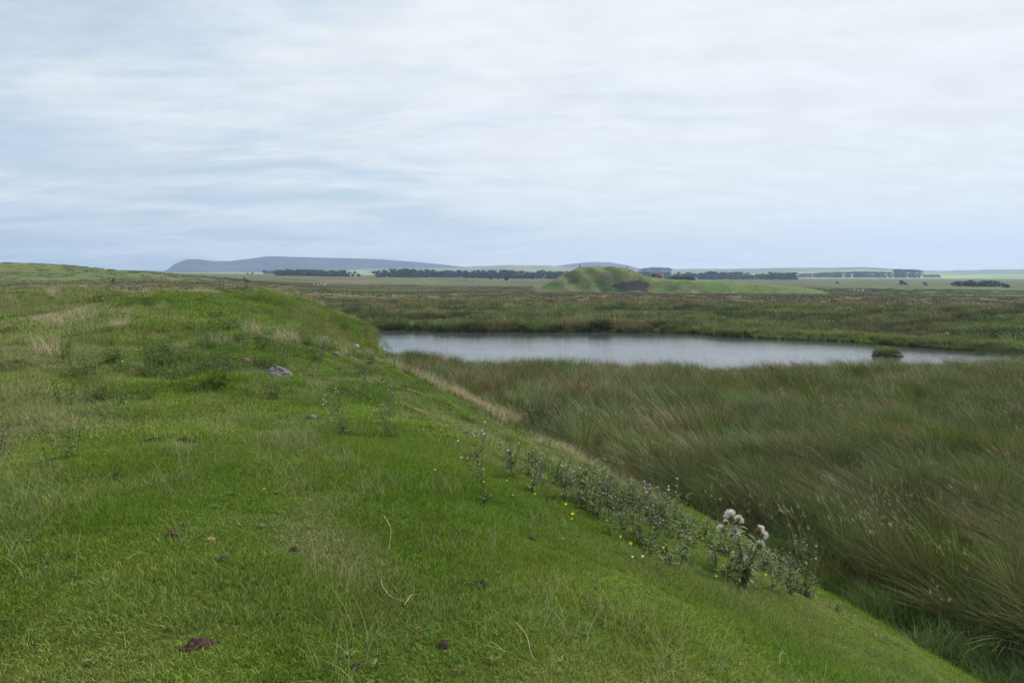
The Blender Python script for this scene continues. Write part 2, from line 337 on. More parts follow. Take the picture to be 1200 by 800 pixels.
def moorcol(x, y):
    r = np.hypot(x, y); u = 600 + F * np.tan(np.clip(np.arctan2(x, np.maximum(y, 1e-3)), -1.15, 1.15)); n = len(x)
    g = np.tile((.105, .140, .045), (n, 1)); a = fbm(x, y, 5, 4, 51)
    c = mixc(g, (.058, .072, .028), sm(.45, .6, a)); c = mixc(c, (.112, .150, .042), sm(.50, .62, fbm(x, y, 9, 3, 52)) * (1 - sm(110, 140, r)))
    br = mixc(np.tile((.125, .100, .055), (n, 1)), (.120, .118, .052), sm(.4, .6, fbm(x, y, 16, 4, 53)))
    c = mixc(c, br, sm(86, 112, r + (fbm(x, y, 20, 3, 54) - .5) * 26) * sm(420, 640, u) + sm(70, 110, r) * (1 - sm(420, 640, u)))
    ol = mixc(np.tile((.145, .155, .062), (n, 1)), (.185, .165, .085), sm(.42, .62, fbm(x, y, 24, 4, 55)))
    c = mixc(c, ol, (1 - sm(480, 760, u)) * sm(100, 170, r) * .85)
    gf = sm(.46, .58, fbm(x, y * .6, 60, 4, 56) + .12 * sm(700, 900, u) - .05)
    c = mixc(c, (.095, .150, .035), gf * sm(225, 270, r) * (1 - sm(1200, 1600, r)) * (.35 + .5 * sm(640, 760, u)))
    dk = sm(.56, .66, fbm(x, y, 35, 4, 57)) * sm(140, 220, r)
    c = mixc(c, (.060, .060, .032), dk * .7 * (1 - sm(1500, 2500, r)))
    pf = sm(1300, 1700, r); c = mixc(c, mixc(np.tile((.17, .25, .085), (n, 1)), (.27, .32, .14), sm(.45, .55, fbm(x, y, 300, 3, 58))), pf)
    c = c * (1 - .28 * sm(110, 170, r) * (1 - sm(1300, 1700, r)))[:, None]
    lf = sm(180, 240, r) * (1 - sm(60, 300, u)); c = mixc(c, (.100, .135, .040), lf * .7)
    return c
def marshcol(x, y):
    n = len(x); a = fbm(x, y, 2.4, 4, 61)
    c = mixc(np.tile((.118, .158, .052), (n, 1)), (.085, .145, .028), sm(.42, .60, a))
    c = mixc(c, (.165, .185, .085), sm(.50, .66, fbm(x, y, 1.3, 4, 62)) * .7)
    c = mixc(c, (.165, .125, .048), sm(.56, .70, fbm(x, y, 1.5, 4, 63) + .05 * sm(22, 30, y)) * .75)
    return mixc(c, (.085, .125, .042), sm(.55, .70, fbm(x, y, 3.0, 3, 64)) * .6)
# ------------------------------------------------------------------ ground sheet
def build_ground():
    ang = np.concatenate([np.arange(-180, -50, 4.0), np.arange(-50, -40, 1.0), np.arange(-40, 40.001, .2), np.arange(41, 50.1, 1.0), np.arange(54, 180, 4.0)])
    ang = np.unique(np.round(ang, 3)); ang = ang[ang < 179.9]
    rr = np.concatenate([np.exp(np.arange(math.log(.6), math.log(64), .0125)), np.exp(np.arange(math.log(64), math.log(5000), .022)), [5000.0]])
    A, R = np.meshgrid(np.radians(ang), rr); X = (R * np.sin(A)).ravel(); Y = (R * np.cos(A)).ravel()
    Z = height(X, Y); V = np.stack([X, Y, Z], 1); na, nr = len(ang), len(rr)
    V = np.concatenate([V, [[0, 0, gz(0, 0)]]])
    I = np.arange((nr - 1) * na).reshape(nr - 1, na); J = np.roll(I, -1, 1)
    Q = np.stack([I.ravel(), J.ravel(), (J + na).ravel(), (I + na).ravel()], 1)
    T = np.stack([np.full(na, nr * na), np.roll(np.arange(na), -1), np.arange(na)], 1)
    x, y = V[:, 0], V[:, 1]; q = qeff(x, y); r = np.hypot(x, y)
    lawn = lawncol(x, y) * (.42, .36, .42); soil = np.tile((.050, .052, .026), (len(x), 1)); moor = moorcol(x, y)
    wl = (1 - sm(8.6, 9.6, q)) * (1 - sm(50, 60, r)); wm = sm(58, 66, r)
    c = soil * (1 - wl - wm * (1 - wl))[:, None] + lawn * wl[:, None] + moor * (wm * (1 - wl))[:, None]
    c = mixc(c, (.022, .019, .013), (1 - sm(.0, .3, sdf(x, y))) * .8)
    m = vcol_mat('turf_and_moor_soil', ((.05, .22), (.9, .3), (9, .3)), bump=.5, bdist=.08, bscale=6)
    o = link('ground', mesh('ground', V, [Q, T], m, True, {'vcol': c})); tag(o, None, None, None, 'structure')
build_ground()
# ------------------------------------------------------------------ pond water
def build_water():
    m, t = new_mat('pond_water')
    g = N(t, 'ShaderNodeNewGeometry'); mpp = N(t, 'ShaderNodeMapping'); mpp.inputs['Scale'].default_value = (.8, 1.6, 1); mpp.inputs['Rotation'].default_value = (0, 0, .25); L(t, g.outputs['Position'], mpp.inputs[0])
    n = N(t, 'ShaderNodeTexNoise', i_Scale=2.4, i_Detail=5.0, i_Roughness=.55); L(t, mpp.outputs[0], n.inputs[0])
    n3 = N(t, 'ShaderNodeTexNoise', i_Scale=.25, i_Detail=3.0); L(t, g.outputs['Position'], n3.inputs[0])
    am = N(t, 'ShaderNodeMapRange', i_1=.35, i_2=.65, i_3=.24, i_4=.34); L(t, n3.outputs[0], am.inputs[0])
    b = N(t, 'ShaderNodeBump', i_Distance=.05); L(t, n.outputs[0], b.inputs['Height']); L(t, am.outputs[0], b.inputs['Strength'])
    p = N(t, 'ShaderNodeBsdfPrincipled', i_Roughness=.06, i_IOR=1.33); p.inputs['Base Color'].default_value = (.045, .052, .055, 1); L(t, b.outputs[0], p.inputs['Normal'])
    o = N(t, 'ShaderNodeOutputMaterial'); L(t, p.outputs[0], o.inputs[0])
    V = [(-22, 26, WATER), (50, 26, WATER), (50, 72, WATER), (-22, 72, WATER)]
    xs = np.linspace(-15, 42, 60); ys = np.linspace(31, 67, 40); X, Y = np.meshgrid(xs, ys); V = np.stack([X.ravel(), Y.ravel(), np.full(X.size, WATER)], 1)
    s = sdf(V[:, 0], V[:, 1]).reshape(X.shape) < 1.6
    I = np.arange(39 * 60).reshape(39, 60)[:, :59]; keep = (s[:-1, :-1] | s[1:, :-1] | s[:-1, 1:] | s[1:, 1:]).ravel(); I = I.ravel()[keep]
    Q = np.stack([I, I + 1, I + 61, I + 60], 1)
    o = link('pond_water', mesh('pond_water', V, Q, m, True)); tag(o, None, None, None, 'structure')
build_water()
# ------------------------------------------------------------------ hills
def catmull(us, vs, u): return np.interp(u, us, vs)
def build_hill(pts, R, depth, col, col2, seed, amp=6.0, zb=-14):
    us = np.array([p[0] for p in pts], float); vs = np.array([p[1] for p in pts], float)
    u = np.arange(us[0], us[-1] + .01, 2.5); v = np.interp(u, us, vs); k = np.array([1, 2, 3, 2, 1.]) / 9; v = np.convolve(np.pad(v, 2, 'edge'), k, 'valid')
    v = v + (fbm(u, u * 0, 14, 3, seed) - .5) * .7
    zt = CAMZ + np.array([ray(a, b)[2] / math.hypot(*ray(a, b)[:2]) for a, b in zip(u, v)]) * R
    s = np.linspace(-1, 1, 41); S, U = np.meshgrid(s, u, indexing='ij'); ZT = np.tile(zt, (41, 1))
    prof = np.clip(1 - np.abs(S) ** 1.7, 0, 1) ** 1.15
    rad = R + S * depth; A = np.arctan((U - 600) / F); X = rad * np.sin(A); Y = rad * np.cos(A)
    Z = zb + (ZT - zb) * prof + (fbm(X, Y, 420, 5, seed + 3) - .5) * amp * 4 * np.minimum(1, np.abs(S) * 2.2) * prof ** .5
    V = np.stack([X.ravel(), Y.ravel(), Z.ravel()], 1); nu = len(u)
    I = np.arange(40 * nu).reshape(40, nu)[:, :-1].ravel(); Q = np.stack([I, I + 1, I + nu + 1, I + nu], 1)
    x, y = V[:, 0], V[:, 1]; c = mixc(np.tile(col, (len(V), 1)), col2, sm(.42, .6, fbm(x, y, 260, 4, seed + 7)) * sm(1.0, .35, prof.ravel() + (fbm(x, y, 500, 3, seed + 9) - .5) * .6))
    m = vcol_mat('hill_pasture_and_heather', ((.003, .5), (.014, .4)), bump=.6, bdist=6, bscale=.01)
    o = link('hill', mesh('hill', V, Q, m, True, {'vcol': c})); tag(o, None, None, None, 'structure')
HEATH = (.048, .045, .056); PALE = (.190, .210, .100)
build_hill([(150, 321), (196, 318), (206, 309.5), (222, 303.5), (235, 303.5), (250, 306), (270, 306), (290, 303.8), (315, 300.3), (345, 301), (400, 302.3), (440, 303.3), (480, 306), (520, 310), (545, 313), (600, 317), (660, 321)], 4300, 620, HEATH, (.12, .12, .07), 101)
build_hill([(250, 321), (300, 318.5), (360, 317), (440, 314.5), (520, 314), (560, 312), (600, 310.5), (640, 311), (660, 313), (740, 316), (800, 320)], 3300, 520, (.150, .155, .090), PALE, 131, 3)
build_hill([(620, 319), (645, 313), (665, 309.5), (690, 307), (715, 307.3), (735, 311), (750, 315), (790, 320)], 4500, 450, HEATH, (.11, .10, .07), 161)
build_hill([(720, 321), (745, 318), (770, 315.5), (850, 315), (900, 314), (980, 313.5), (1010, 313), (1060, 316), (1110, 318), (1160, 320)], 3300, 600, (.140, .150, .085), PALE, 191, 3)
build_hill([(1040, 321), (1060, 319), (1100, 317.5), (1150, 316), (1200, 315.5), (1300, 314), (1500, 312), (1800, 314), (2400, 318)], 4000, 700, (.115, .12, .075), PALE, 221, 3)
build_hill([(-1400, 318), (-700, 313), (-200, 316.5), (100, 317.5), (175, 316.5), (205, 318.5), (240, 321)], 2900, 500, (.110, .110, .065), PALE, 251, 2)
# ------------------------------------------------------------------ spoil heap
def build_bing():
    R = 300; a0 = math.atan((705 - 600) / F); ex = np.array([math.cos(a0), -math.sin(a0)]); ey = np.array([math.sin(a0), math.cos(a0)]); c0 = ey * R
    nx, ny = 170, 70; xs = np.linspace(-30, 92, nx); ys = np.linspace(-22, 26, ny); X, Y = np.meshgrid(xs, ys)
    top = np.interp(X, [-30, -27, -18, -9, 8, 12, 17, 22, 30, 40, 60, 80, 92], [-1.5, 0, 5.4, 9.6, 9.8, 8.8, 6.3, 5.3, 4.9, 4.4, 3.4, 1.6, -1.5])
    gul = .5 * np.sin((X + Y * .9) * .75) * sm(-22, -14, X) * (1 - sm(2, 10, X))
    fr = sm(-19, -3, Y + (fbm(X, Y, 12, 2, 71) - .5) * 4); bk = 1 - sm(6, 24, Y)
    Z = -1.5 + (top + 1.5) * fr * bk + gul * fr * bk + (fbm(X, Y, 3, 4, 72) - .5) * .4 * np.minimum(fr, bk)
    P = c0[None, None] + X[..., None] * ex + Y[..., None] * ey; base = -6.6
    V = np.stack([P[..., 0].ravel(), P[..., 1].ravel(), Z.ravel() + base], 1)
    I = np.arange((ny - 1) * nx).reshape(ny - 1, nx)[:, :-1].ravel(); Q = np.stack([I, I + 1, I + nx + 1, I + nx], 1)
    x, y, z = X.ravel(), Y.ravel(), Z.ravel()
    c = mixc(np.tile((.080, .120, .038), (len(x), 1)), (.160, .170, .080), sm(-.5, .5, np.sin((x + y * .9) * .75)) * .8 * (1 - sm(0, 10, x)) + .5 * sm(.4, .6, fbm(x, y, 5, 3, 73)))
    sc = np.exp(-((x - 12.0 - (z - 3) * .5) / 8.0) ** 2 - ((z - 2.6) / 2.6) ** 2) * (y < 2) * 1.1
    c = mixc(c, (.045, .038, .042), sm(.42, .60, sc + (fbm(x + z, y + z, 3, 4, 74) - .5) * .9))
    sc2 = np.exp(-((x - 1.5) / 4.0) ** 2 - ((z - 6.3) / 1.9) ** 2) * (y < 2); c = mixc(c, (.10, .085, .07), sm(.3, .8, sc2) * .7)
    c = mixc(c, (.105, .160, .045), sm(17, 24, x) * sm(.35, .55, fbm(x, y, 7, 3, 75))); c = mixc(c, (.13, .105, .06), sm(20, 30, x) * sm(.50, .62, fbm(x, y, 10, 4, 76)) * .4); c = mixc(c, (.13, .12, .06), sm(60, 90, x) * .7)
    m = vcol_mat('spoil_heap_turf_and_shale', ((.35, .3), (1.2, .3), (5, .3)), bump=.6, bdist=.4, bscale=1.2)
    o = link('spoil_heap', mesh('spoil_heap', V, Q, m, True, {'vcol': c})); tag(o, None, None, None, 'structure')
    def top_at(xx, yy):
        i = int(np.argmin(abs(ys - yy))); j = int(np.argmin(abs(xs - xx))); p = c0 + xx * ex + yy * ey; return p[0], p[1], Z[i, j] + base
    return top_at
bing_at = build_bing()
# ------------------------------------------------------------------ grass and rushes
M_grass = blade_mat('grass_blades', straw=.035, strawcol=(.32, .30, .14), trans=.35)
M_rush = blade_mat('rush_blades', straw=.12, strawcol=(.34, .28, .14), trans=.2, rough=.55)
M_heath = blade_mat('heather_twigs', straw=.03, strawcol=(.22, .18, .10), trans=.15)
M_straw = blade_mat('dry_grass_blades', straw=.5, strawcol=(.40, .36, .24), trans=.3)
RG = np.random.default_rng(11)
def yawcol(rng, c, amt=.18):
    n = len(c); k = 1 + rng.uniform(-amt, amt, n); return np.clip(c * k[:, None] * (1 + rng.uniform(-.07, .07, (n, 3))), .005, 1)
def wedge(x, y, deg=49): return np.abs(np.degrees(np.arctan2(x, y))) < deg
BARE = [(234, 756, 52), (262, 657, 24), (202, 627, 14), (180, 518, 30), (218, 518, 30), (565, 686, 40), (138, 560, 20), (519, 757, 18), (418, 782, 18), (624, 632, 13), (345, 645, 10), (326, 440, 34)]
BARE = [(hit(u, v), w) for u, v, w in BARE]
def spot_clear(x, y):
    k = np.ones(len(x), bool)
    for p, w in BARE:
        R_ = w * math.hypot(p[0], p[1]) / F * .5
        if R_ > .09: R_ *= .8; k &= np.hypot(x - p[0], (y - p[1]) * .7) > R_ - .05 + .04 * (np.sin(x * 40) + np.cos(y * 37)) * .5
    return k
def build_grass():
    near = [tuft('grass_clump', M_grass, 200 + i, [dict(n=950, spread=.20, h=(.010, .028), w=.0042, lean=(.2, 1.3), segs=2),
            dict(n=60, spread=.20, h=(.025, .05), w=.0036, lean=(.2, 1.2), segs=3), dict(n=5 , spread=.18, h=(.06, .11), w=.0018, lean=(.3, 1.2), segs=4)]) for i in range(5)]
    mid = [tuft('grass_clump', M_grass, 220 + i, [dict(n=950, spread=.42, h=(.02, .05), w=.0065, lean=(.3, 1.6), segs=2),
            dict(n=70, spread=.42, h=(.05, .10), w=.004, lean=(.2, .8), segs=3)]) for i in range(5)]
    far = [tuft('grass_clump', M_grass, 240 + i, [dict(n=900, spread=.95, h=(.04, .10), w=.016, lean=(.1, .8), segs=2),
            dict(n=80, spread=.95, h=(.10, .20), w=.009, lean=(.2, .7), segs=2)]) for i in range(5)]
    for nm, srcs, r0, r1, sp, lab in (('short_grass', near, 1.3, 8.5, .19, 'close cropped bright green grass on top of the near bank'),
                                 ('short_grass', mid, 8.5, 21, .40, 'grazed green and olive grass along the middle of the bank'),
                                 ('short_grass', far, 21, 62, .85, 'green grass over the far end of the bank and its knoll')):
        x, y = grid_pts(RG, -58, 12, -1, 62, sp) if r1 > 10 else grid_pts(RG, -9, 9, -.5, 9, sp)
        r = np.hypot(x, y) * (1 + RG.uniform(-.06, .06, len(x))); q = qeff(x, y)
        k = (r > r0) & (r < r1) & (q < 9.2) & wedge(x, y); x, y = x[k], y[k]
        z = height(x, y); k = z > -3.15; x, y, z = x[k], y[k], z[k]; k = spot_clear(x, y); x, y, z = x[k], y[k], z[k]
        h = .75 + .6 * sm(.4, .7, fbm(x, y, .9, 3, 81)) + .35 * sm(.5, .7, fbm(x, y, 2.2, 4, 42)); h = h * RG.uniform(.85, 1.2, len(x))
        s = np.stack([RG.uniform(.9, 1.2, len(x)), RG.uniform(.9, 1.2, len(x)), h], 1)
        scatter(nm, lab, srcs, np.stack([x, y, z - .004], 1), align(x, y, RG.uniform(0, 6.28, len(x))), s, yawcol(RG, lawncol(x, y), .12), RG)
build_grass()
def build_lawn_tufts():
    srcs = [tuft('lawn_tuft', M_grass, 280 + i, [dict(n=150, spread=.10, h=(.03, .075), w=.0038, lean=(.3, 1.3), segs=3, radial=True)]) for i in range(4)]
    big = [tuft('lawn_tuft', M_grass, 290 + i, [dict(n=150, spread=.16, h=(.10, .26), w=.009, lean=(.2, 1.1), segs=3, radial=True)]) for i in range(4)]
    for ss, r0, r1, sp, lab in ((srcs, 2.0, 12, .22, 'taller darker tufts of grass in the near turf'), (big, 12, 56, .5, 'coarse tufts roughening the far turf of the bank')):
        x, y = grid_pts(RG, -45, 10, 0, 56, sp); r = np.hypot(x, y); q = qeff(x, y); pr = .05 + .75 * sm(.56, .70, fbm(x, y, .9 if r1 < 20 else 1.6, 3, 48)) * (.35 + .65 * sm(6, 16, r))
        k = (RG.uniform(0, 1, len(x)) < pr) & (r > r0) & (r < r1) & (q < 9.1) & wedge(x, y) & (height(x, y) > -3.15); x, y = x[k], y[k]; n = len(x)
        c = lawncol(x, y) * RG.uniform(.5, 1.05, n)[:, None] * (.88, 1, .9)
        scatter('grass_tufts', lab, ss, np.stack([x, y, height(x, y) - .005], 1), align(x, y, RG.uniform(0, 6.28, n)), np.tile(RG.uniform(.5, 1.15, n)[:, None], 3) * (1, 1, .8), c, RG)
build_lawn_tufts()
def build_drygrass():
    wisp = [tuft('wispy_grass', M_straw, 300 + i, [dict(n=26, spread=.16, h=(.10, .28), w=.0022, lean=(.3, 1.2), segs=5, curve=1.9, droop=.3)]) for i in range(6)]
    x, y = grid_pts(RG, -14, 6, 1.8, 17, .26); r = np.hypot(x, y); q = qeff(x, y)
    w = sm(.46, .68, fbm(x, y, 1.3, 4, 43) + .13 * sm(0, -3.0, q)) * .75 + .055
    k = (RG.uniform(0, 1, len(x)) < w) & (r > 2.2) & (q < 7) & wedge(x, y); x, y = x[k], y[k]
    n = len(x); c = mixc(np.tile((.30, .29, .15), (n, 1)), (.20, .23, .09), RG.uniform(0, 1, n))
    scatter('wispy_grass', 'long pale wispy grass stems standing out of the turf', wisp, np.stack([x, y, height(x, y)], 1), align(x, y, RG.uniform(0, 6.28, n), .5), np.tile(RG.uniform(.6, 1.25, n)[:, None], 3), c, RG)
    tus = [tuft('dry_tussock', M_straw, 320 + i, [dict(n=170, spread=.20, h=(.18, .42), w=.006, lean=(.15, .9), segs=4, curve=1.7)]) for i in range(4)]
    x, y = grid_pts(RG, -26, 6, 9, 50, .22); q = qeff(x, y); w = np.exp(-((q - 9.1) / .8) ** 2) * sm(11.5, 15, y) * sm(.36, .52, fbm(x, y, 2.0, 3, 44)) * (1 - sm(35, 38, y)) * 1.4
    w = w + .05 * sm(.66, .74, fbm(x, y, 2.0, 3, 45)) * (q < 8) * sm(10, 16, y)
    w = w + .6 * np.exp(-((x + 15.5) / 1.3) ** 2 - ((y - 25) / 1.6) ** 2) + .5 * np.exp(-((x + 17) / .9) ** 2 - ((y - 21) / 1.5) ** 2)
    k = (RG.uniform(0, 1, len(x)) < w) & wedge(x, y); x, y = x[k], y[k]; n = len(x)
    c = mixc(np.tile((.44, .37, .23), (n, 1)), (.26, .26, .12), sm(.45, .7, fbm(x, y, 1.5, 3, 46)))
    scatter('dry_grass', 'straw coloured dry grass fringing the foot of the bank', tus, np.stack([x, y, height(x, y) - .01], 1), align(x, y, RG.uniform(0, 6.28, n), .6), np.tile(RG.uniform(.8, 1.4, n)[:, None], 3), c, RG)
build_drygrass()
def build_rushes():
    def src(i, n, w, spread=.15, h=(.55, 1.15), segs=5, wind=.3):
        return tuft('rush_clump', M_rush, 400 + i, [dict(n=n, spread=spread, h=h, w=w, lean=(.15, .85), segs=segs, curve=1.8, wind=wind, radial=True), dict(n=10, spread=spread, h=(h[1], h[1] * 1.2), w=w * .8, lean=(.1, .7), segs=segs, curve=2, wind=wind, radial=True),
                dict(n=n // 4, spread=spread * 1.3, h=(h[0] * .35, h[0]), w=w * 1.1, lean=(.3, .9), segs=3, curve=1.5, wind=wind * .5)])
    near = [src(i, 210, .0085) for i in range(4)] + [src(5, 200, .0085, wind=.75, h=(.6, 1.1)), src(6, 190, .0085, wind=.6, h=(.5, 1.0))]
    mid = [src(20 + i, 190, .012, .2, segs=4, wind=.25) for i in range(4)] + [src(26, 180, .012, .2, segs=4, wind=.6)]
    for srcs, r0, r1, sp, lab in ((near, 4, 17.5, .47, 'tall windblown rushes in the marsh beside the near bank'), (mid, 17.5, 48, .55, 'tall green and brown rushes reaching to the edge of the pond')):
        x, y = grid_pts(RG, -14, 46, 2, 48, sp); r = np.hypot(x, y) * (1 + RG.uniform(-.05, .05, len(x))); q = qeff(x, y); s = sdf(x, y)
        k = (r > r0) & (r < r1) & (q > 9.9 + RG.uniform(-.3, .5, len(x))) & (s > .25) & (y < 50) & wedge(x, y, 52) & ((y < 42) | (x < 0)); x, y = x[k], y[k]; n = len(x)
        wind = math.pi + 1.3 * (fbm(x, y, 5, 3, 91) - .5) * 2 - math.pi * .75 * sm(4, -3, x - .15 * y + 1) + RG.normal(0, .35, n)
        # wind: clumps lie over to the left, the ones under the far bank lean right
        hh = (.60 + .62 * fbm(x, y, 1.6, 3, 92)) * RG.uniform(.85, 1.15, n) * (.62 + .38 * sm(9.4, 10.8, q[k])) * (1 - .12 * sm(26, 34, y))
        rot = np.stack([RG.normal(0, .12, n), RG.normal(0, .12, n), wind], 1)
        scatter('rushes', lab, srcs, np.stack([x, y, height(x, y) - .02], 1), rot, np.stack([hh * 1.15, hh * 1.15, hh], 1), yawcol(RG, marshcol(x, y), .38), RG)
    # flowering stems of tall grass standing among the rushes
    pan = []
    for i in range(4):
        rr = random.Random(450 + i); b = Buf()
        for k in range(7):
            a = rr.uniform(-1, 1); hh = rr.uniform(.75, 1.15); ox, oy = rr.uniform(-.15, .15), rr.uniform(-.15, .15); ln = rr.uniform(.2, .55)
            pts = [np.array((ox + math.cos(a) * ln * hh * t * t, oy + math.sin(a) * ln * hh * t * t, hh * t * (1 - .2 * t * ln))) for t in (0, .3, .55, .75, .9, 1)]; b.tube(pts, np.linspace(.0028, .0012, 6), 3, rr.uniform(.3, 1))
            for j in range(16):
                t = rr.uniform(0, 1); p = pts[-2] * (1 - t) + pts[-1] * t; d = np.array((rr.uniform(-.5, 1), rr.uniform(-1, 1), rr.uniform(-.2, .9))); d /= np.linalg.norm(d); q_ = p + d * rr.uniform(.02, .045) * (1.3 - t); s_ = np.cross(d, (0, .3, 1)); s_ /= np.linalg.norm(s_) + 1e-9; m_ = (p + q_) / 2
                b.add([p, m_ + s_ * .004, q_, m_ - s_ * .004], None, [[0, 1, 2, 3]], rr.uniform(.2, 1))
        pan.append(bpy.data.objects.new('panicle_grass', b.mesh('panicle_grass', M_straw)))
    x, y = grid_pts(RG, -14, 40, 5, 34, .42); r = np.hypot(x, y); q = qeff(x, y)
    k = (RG.uniform(0, 1, len(x)) < .05 + .45 * sm(.54, .66, fbm(x, y, 1.8, 3, 65))) & (r > 5) & (q > 9.3) & (sdf(x, y) > .5) & wedge(x, y, 52); x, y = x[k], y[k]; n = len(x)
    c = mixc(np.tile((.26, .18, .09), (n, 1)), (.24, .24, .13), RG.uniform(0, 1, n))
    scatter('flowering_grass', 'tan flowering grass stems nodding above the rushes', pan, np.stack([x, y, height(x, y)], 1), np.stack([np.zeros(n), np.zeros(n), math.pi + RG.normal(0, .5, n)], 1), np.tile(RG.uniform(.75, 1.1, n)[:, None], 3), c, RG)
    # broad green grass between the rushes
    low = [tuft('marsh_grass', M_grass, 470 + i, [dict(n=220, spread=.3, h=(.15, .5), w=.008, lean=(.2, .9), segs=3, wind=.2)]) for i in range(3)]
    x, y = grid_pts(RG, -14, 46, 2, 48, .42); r = np.hypot(x, y); q = qeff(x, y)
    k = (r > 4) & (q > 9.1) & (sdf(x, y) > .1) & wedge(x, y, 52) & (y < 44); x, y = x[k], y[k]; n = len(x)
    scatter('marsh_grass', 'lower green grass filling between the rush clumps', low, np.stack([x, y, height(x, y) - .01], 1), np.stack([np.zeros(n), np.zeros(n), RG.uniform(0, 6.28, n)], 1), np.tile(RG.uniform(.7, 1.3, n)[:, None], 3), yawcol(RG, marshcol(x, y) * .8 + np.array((.0, .02, .0)), .2), RG)
build_rushes()
def build_moor():
    far = [tuft('moor_tussock', M_heath, 500 + i, [dict(n=170, spread=.36, h=(.3, .70), w=.030, lean=(.2, 1.1), segs=3, curve=1.6, wind=.1, radial=True)]) for i in range(4)]
    x, y = grid_pts(RG, -75, 130, 42, 128, .78); r = np.hypot(x, y); q = qeff(x, y); s = sdf(x, y)
    dens = .35 + .65 * sm(.35, .6, fbm(x, y, 4, 3, 93)); dens = np.where(s < 3, 1.0, dens); dens *= 1 - .55 * sm(85, 120, r)
    k = (RG.uniform(0, 1, len(x)) < dens) & (s > -.1) & (r > 44) & (r < 126) & wedge(x, y, 42) & ((r > 57) | (x > 10)) & (q > 10) ; x, y = x[k], y[k]; s = s[k]; r = r[k]; n = len(x)
    c = moorcol(x, y); lush = (1 - sm(1.2, 3.5, s)) * sm(12, 20, x); c = mixc(c, (.135, .170, .060), lush)
    c = mixc(c, (.16, .125, .065), sm(.58, .7, fbm(x, y, 3, 3, 94)) * .6); c = mixc(c, (.045, .060, .022), sm(.57, .66, fbm(x, y, 2.5, 3, 95)) * (1 - lush) * .5)
    sc = RG.uniform(.6, 1.45, n) * (1 - .35 * lush) * (.7 + .6 * fbm(x, y, 6, 2, 96))
    scatter('moor_tussocks', 'tussocks of rush and coarse grass on the moor beyond the pond', far, np.stack([x, y, height(x, y) - .03], 1), np.stack([np.zeros(n), np.zeros(n), RG.uniform(0, 6.28, n)], 1), np.stack([sc * 1.15, sc * 1.15, sc], 1), yawcol(RG, c * 1.4, .24), RG)
    sed = [tuft('sedge_tuft', M_grass, 560 + i, [dict(n=120, spread=.26, h=(.18, .45), w=.018, lean=(.1, .7), segs=3, radial=True)]) for i in range(3)]
    x, y = grid_pts(RG, -16, 46, 38, 72, .33); s = sdf(x, y); wd = .9 + 2.2 * sm(10, 22, x) * fbm(x, y, 4, 2, 99); k = (s > -.25) & (s < wd) & ((y > 47 + .0 * x) | (x > 26)) & wedge(x, y, 42) & (RG.uniform(0, 1, len(x)) < .55 + .45 * sm(8, 18, x)); x, y = x[k], y[k]; n = len(x)
    c = mixc(np.tile((.105, .135, .045), (n, 1)), (.170, .225, .070), sm(10, 22, x) * sm(.3, .55, fbm(x, y, 3, 3, 100))); sc = RG.uniform(.6, 1.1, n)
    scatter('shore_sedge', 'yellow green sedge fringing the far shore of the pond', sed, np.stack([x, y, np.maximum(height(x, y), WATER) - .02], 1), np.stack([np.zeros(n), np.zeros(n), RG.uniform(0, 6.28, n)], 1), np.tile(sc[:, None], 3), yawcol(RG, c, .15), RG)
    big = [tuft('heather_clump', M_heath, 520 + i, [dict(n=110, spread=1.5, h=(.2, .7), w=.14, lean=(.1, .9), segs=2, curve=1.4)]) for i in range(3)]
    x, y = grid_pts(RG, -250, 330, 80, 420, 3.0); r = np.hypot(x, y); u = 600 + F * x / np.maximum(y, 1)
    k = (RG.uniform(0, 1, len(x)) < .25 + .75 * sm(.4, .62, fbm(x, y, 12, 4, 97))) & (r > 105) & (r < 420) & wedge(x, y, 42) & ((u < 625) | (u > 830) | (r < 275)); x, y = x[k], y[k]; n = len(x)
    sc = RG.uniform(.6, 1.2, n)
    scatter('heather', 'brown heather and rough grass covering the moor up to the spoil heap', big, np.stack([x, y, height(x, y) - .1], 1), np.stack([np.zeros(n), np.zeros(n), RG.uniform(0, 6.28, n)], 1), np.stack([sc * 1.3, sc * 1.3, sc * .8], 1), yawcol(RG, moorcol(x, y) * 1.45, .16), RG)
    # reeds standing in the shallow right-hand end of the pond
    em = [tuft('reed_clump', M_rush, 540 + i, [dict(n=45, spread=.35, h=(.2, .55), w=.012, lean=(.02, .3), segs=3)]) for i in range(2)]
    x, y = grid_pts(RG, 24, 42, 34, 52, .38); s = sdf(x, y); w = sm(27, 32, x + (fbm(x, y, 2, 3, 98) - .5) * 4) * .9
    k = (RG.uniform(0, 1, len(x)) < w) & (s < .4); x, y = x[k], y[k]; n = len(x)
    scatter('shallow_water_reeds', 'dark reeds standing in the shallow right end of the pond', em, np.stack([x, y, np.full(n, WATER - .03)], 1), np.stack([np.zeros(n), np.zeros(n), RG.uniform(0, 6.28, n)], 1), np.tile(RG.uniform(.6, 1.0, n)[:, None], 3), np.tile((.07, .095, .035), (n, 1)), RG)
build_moor()
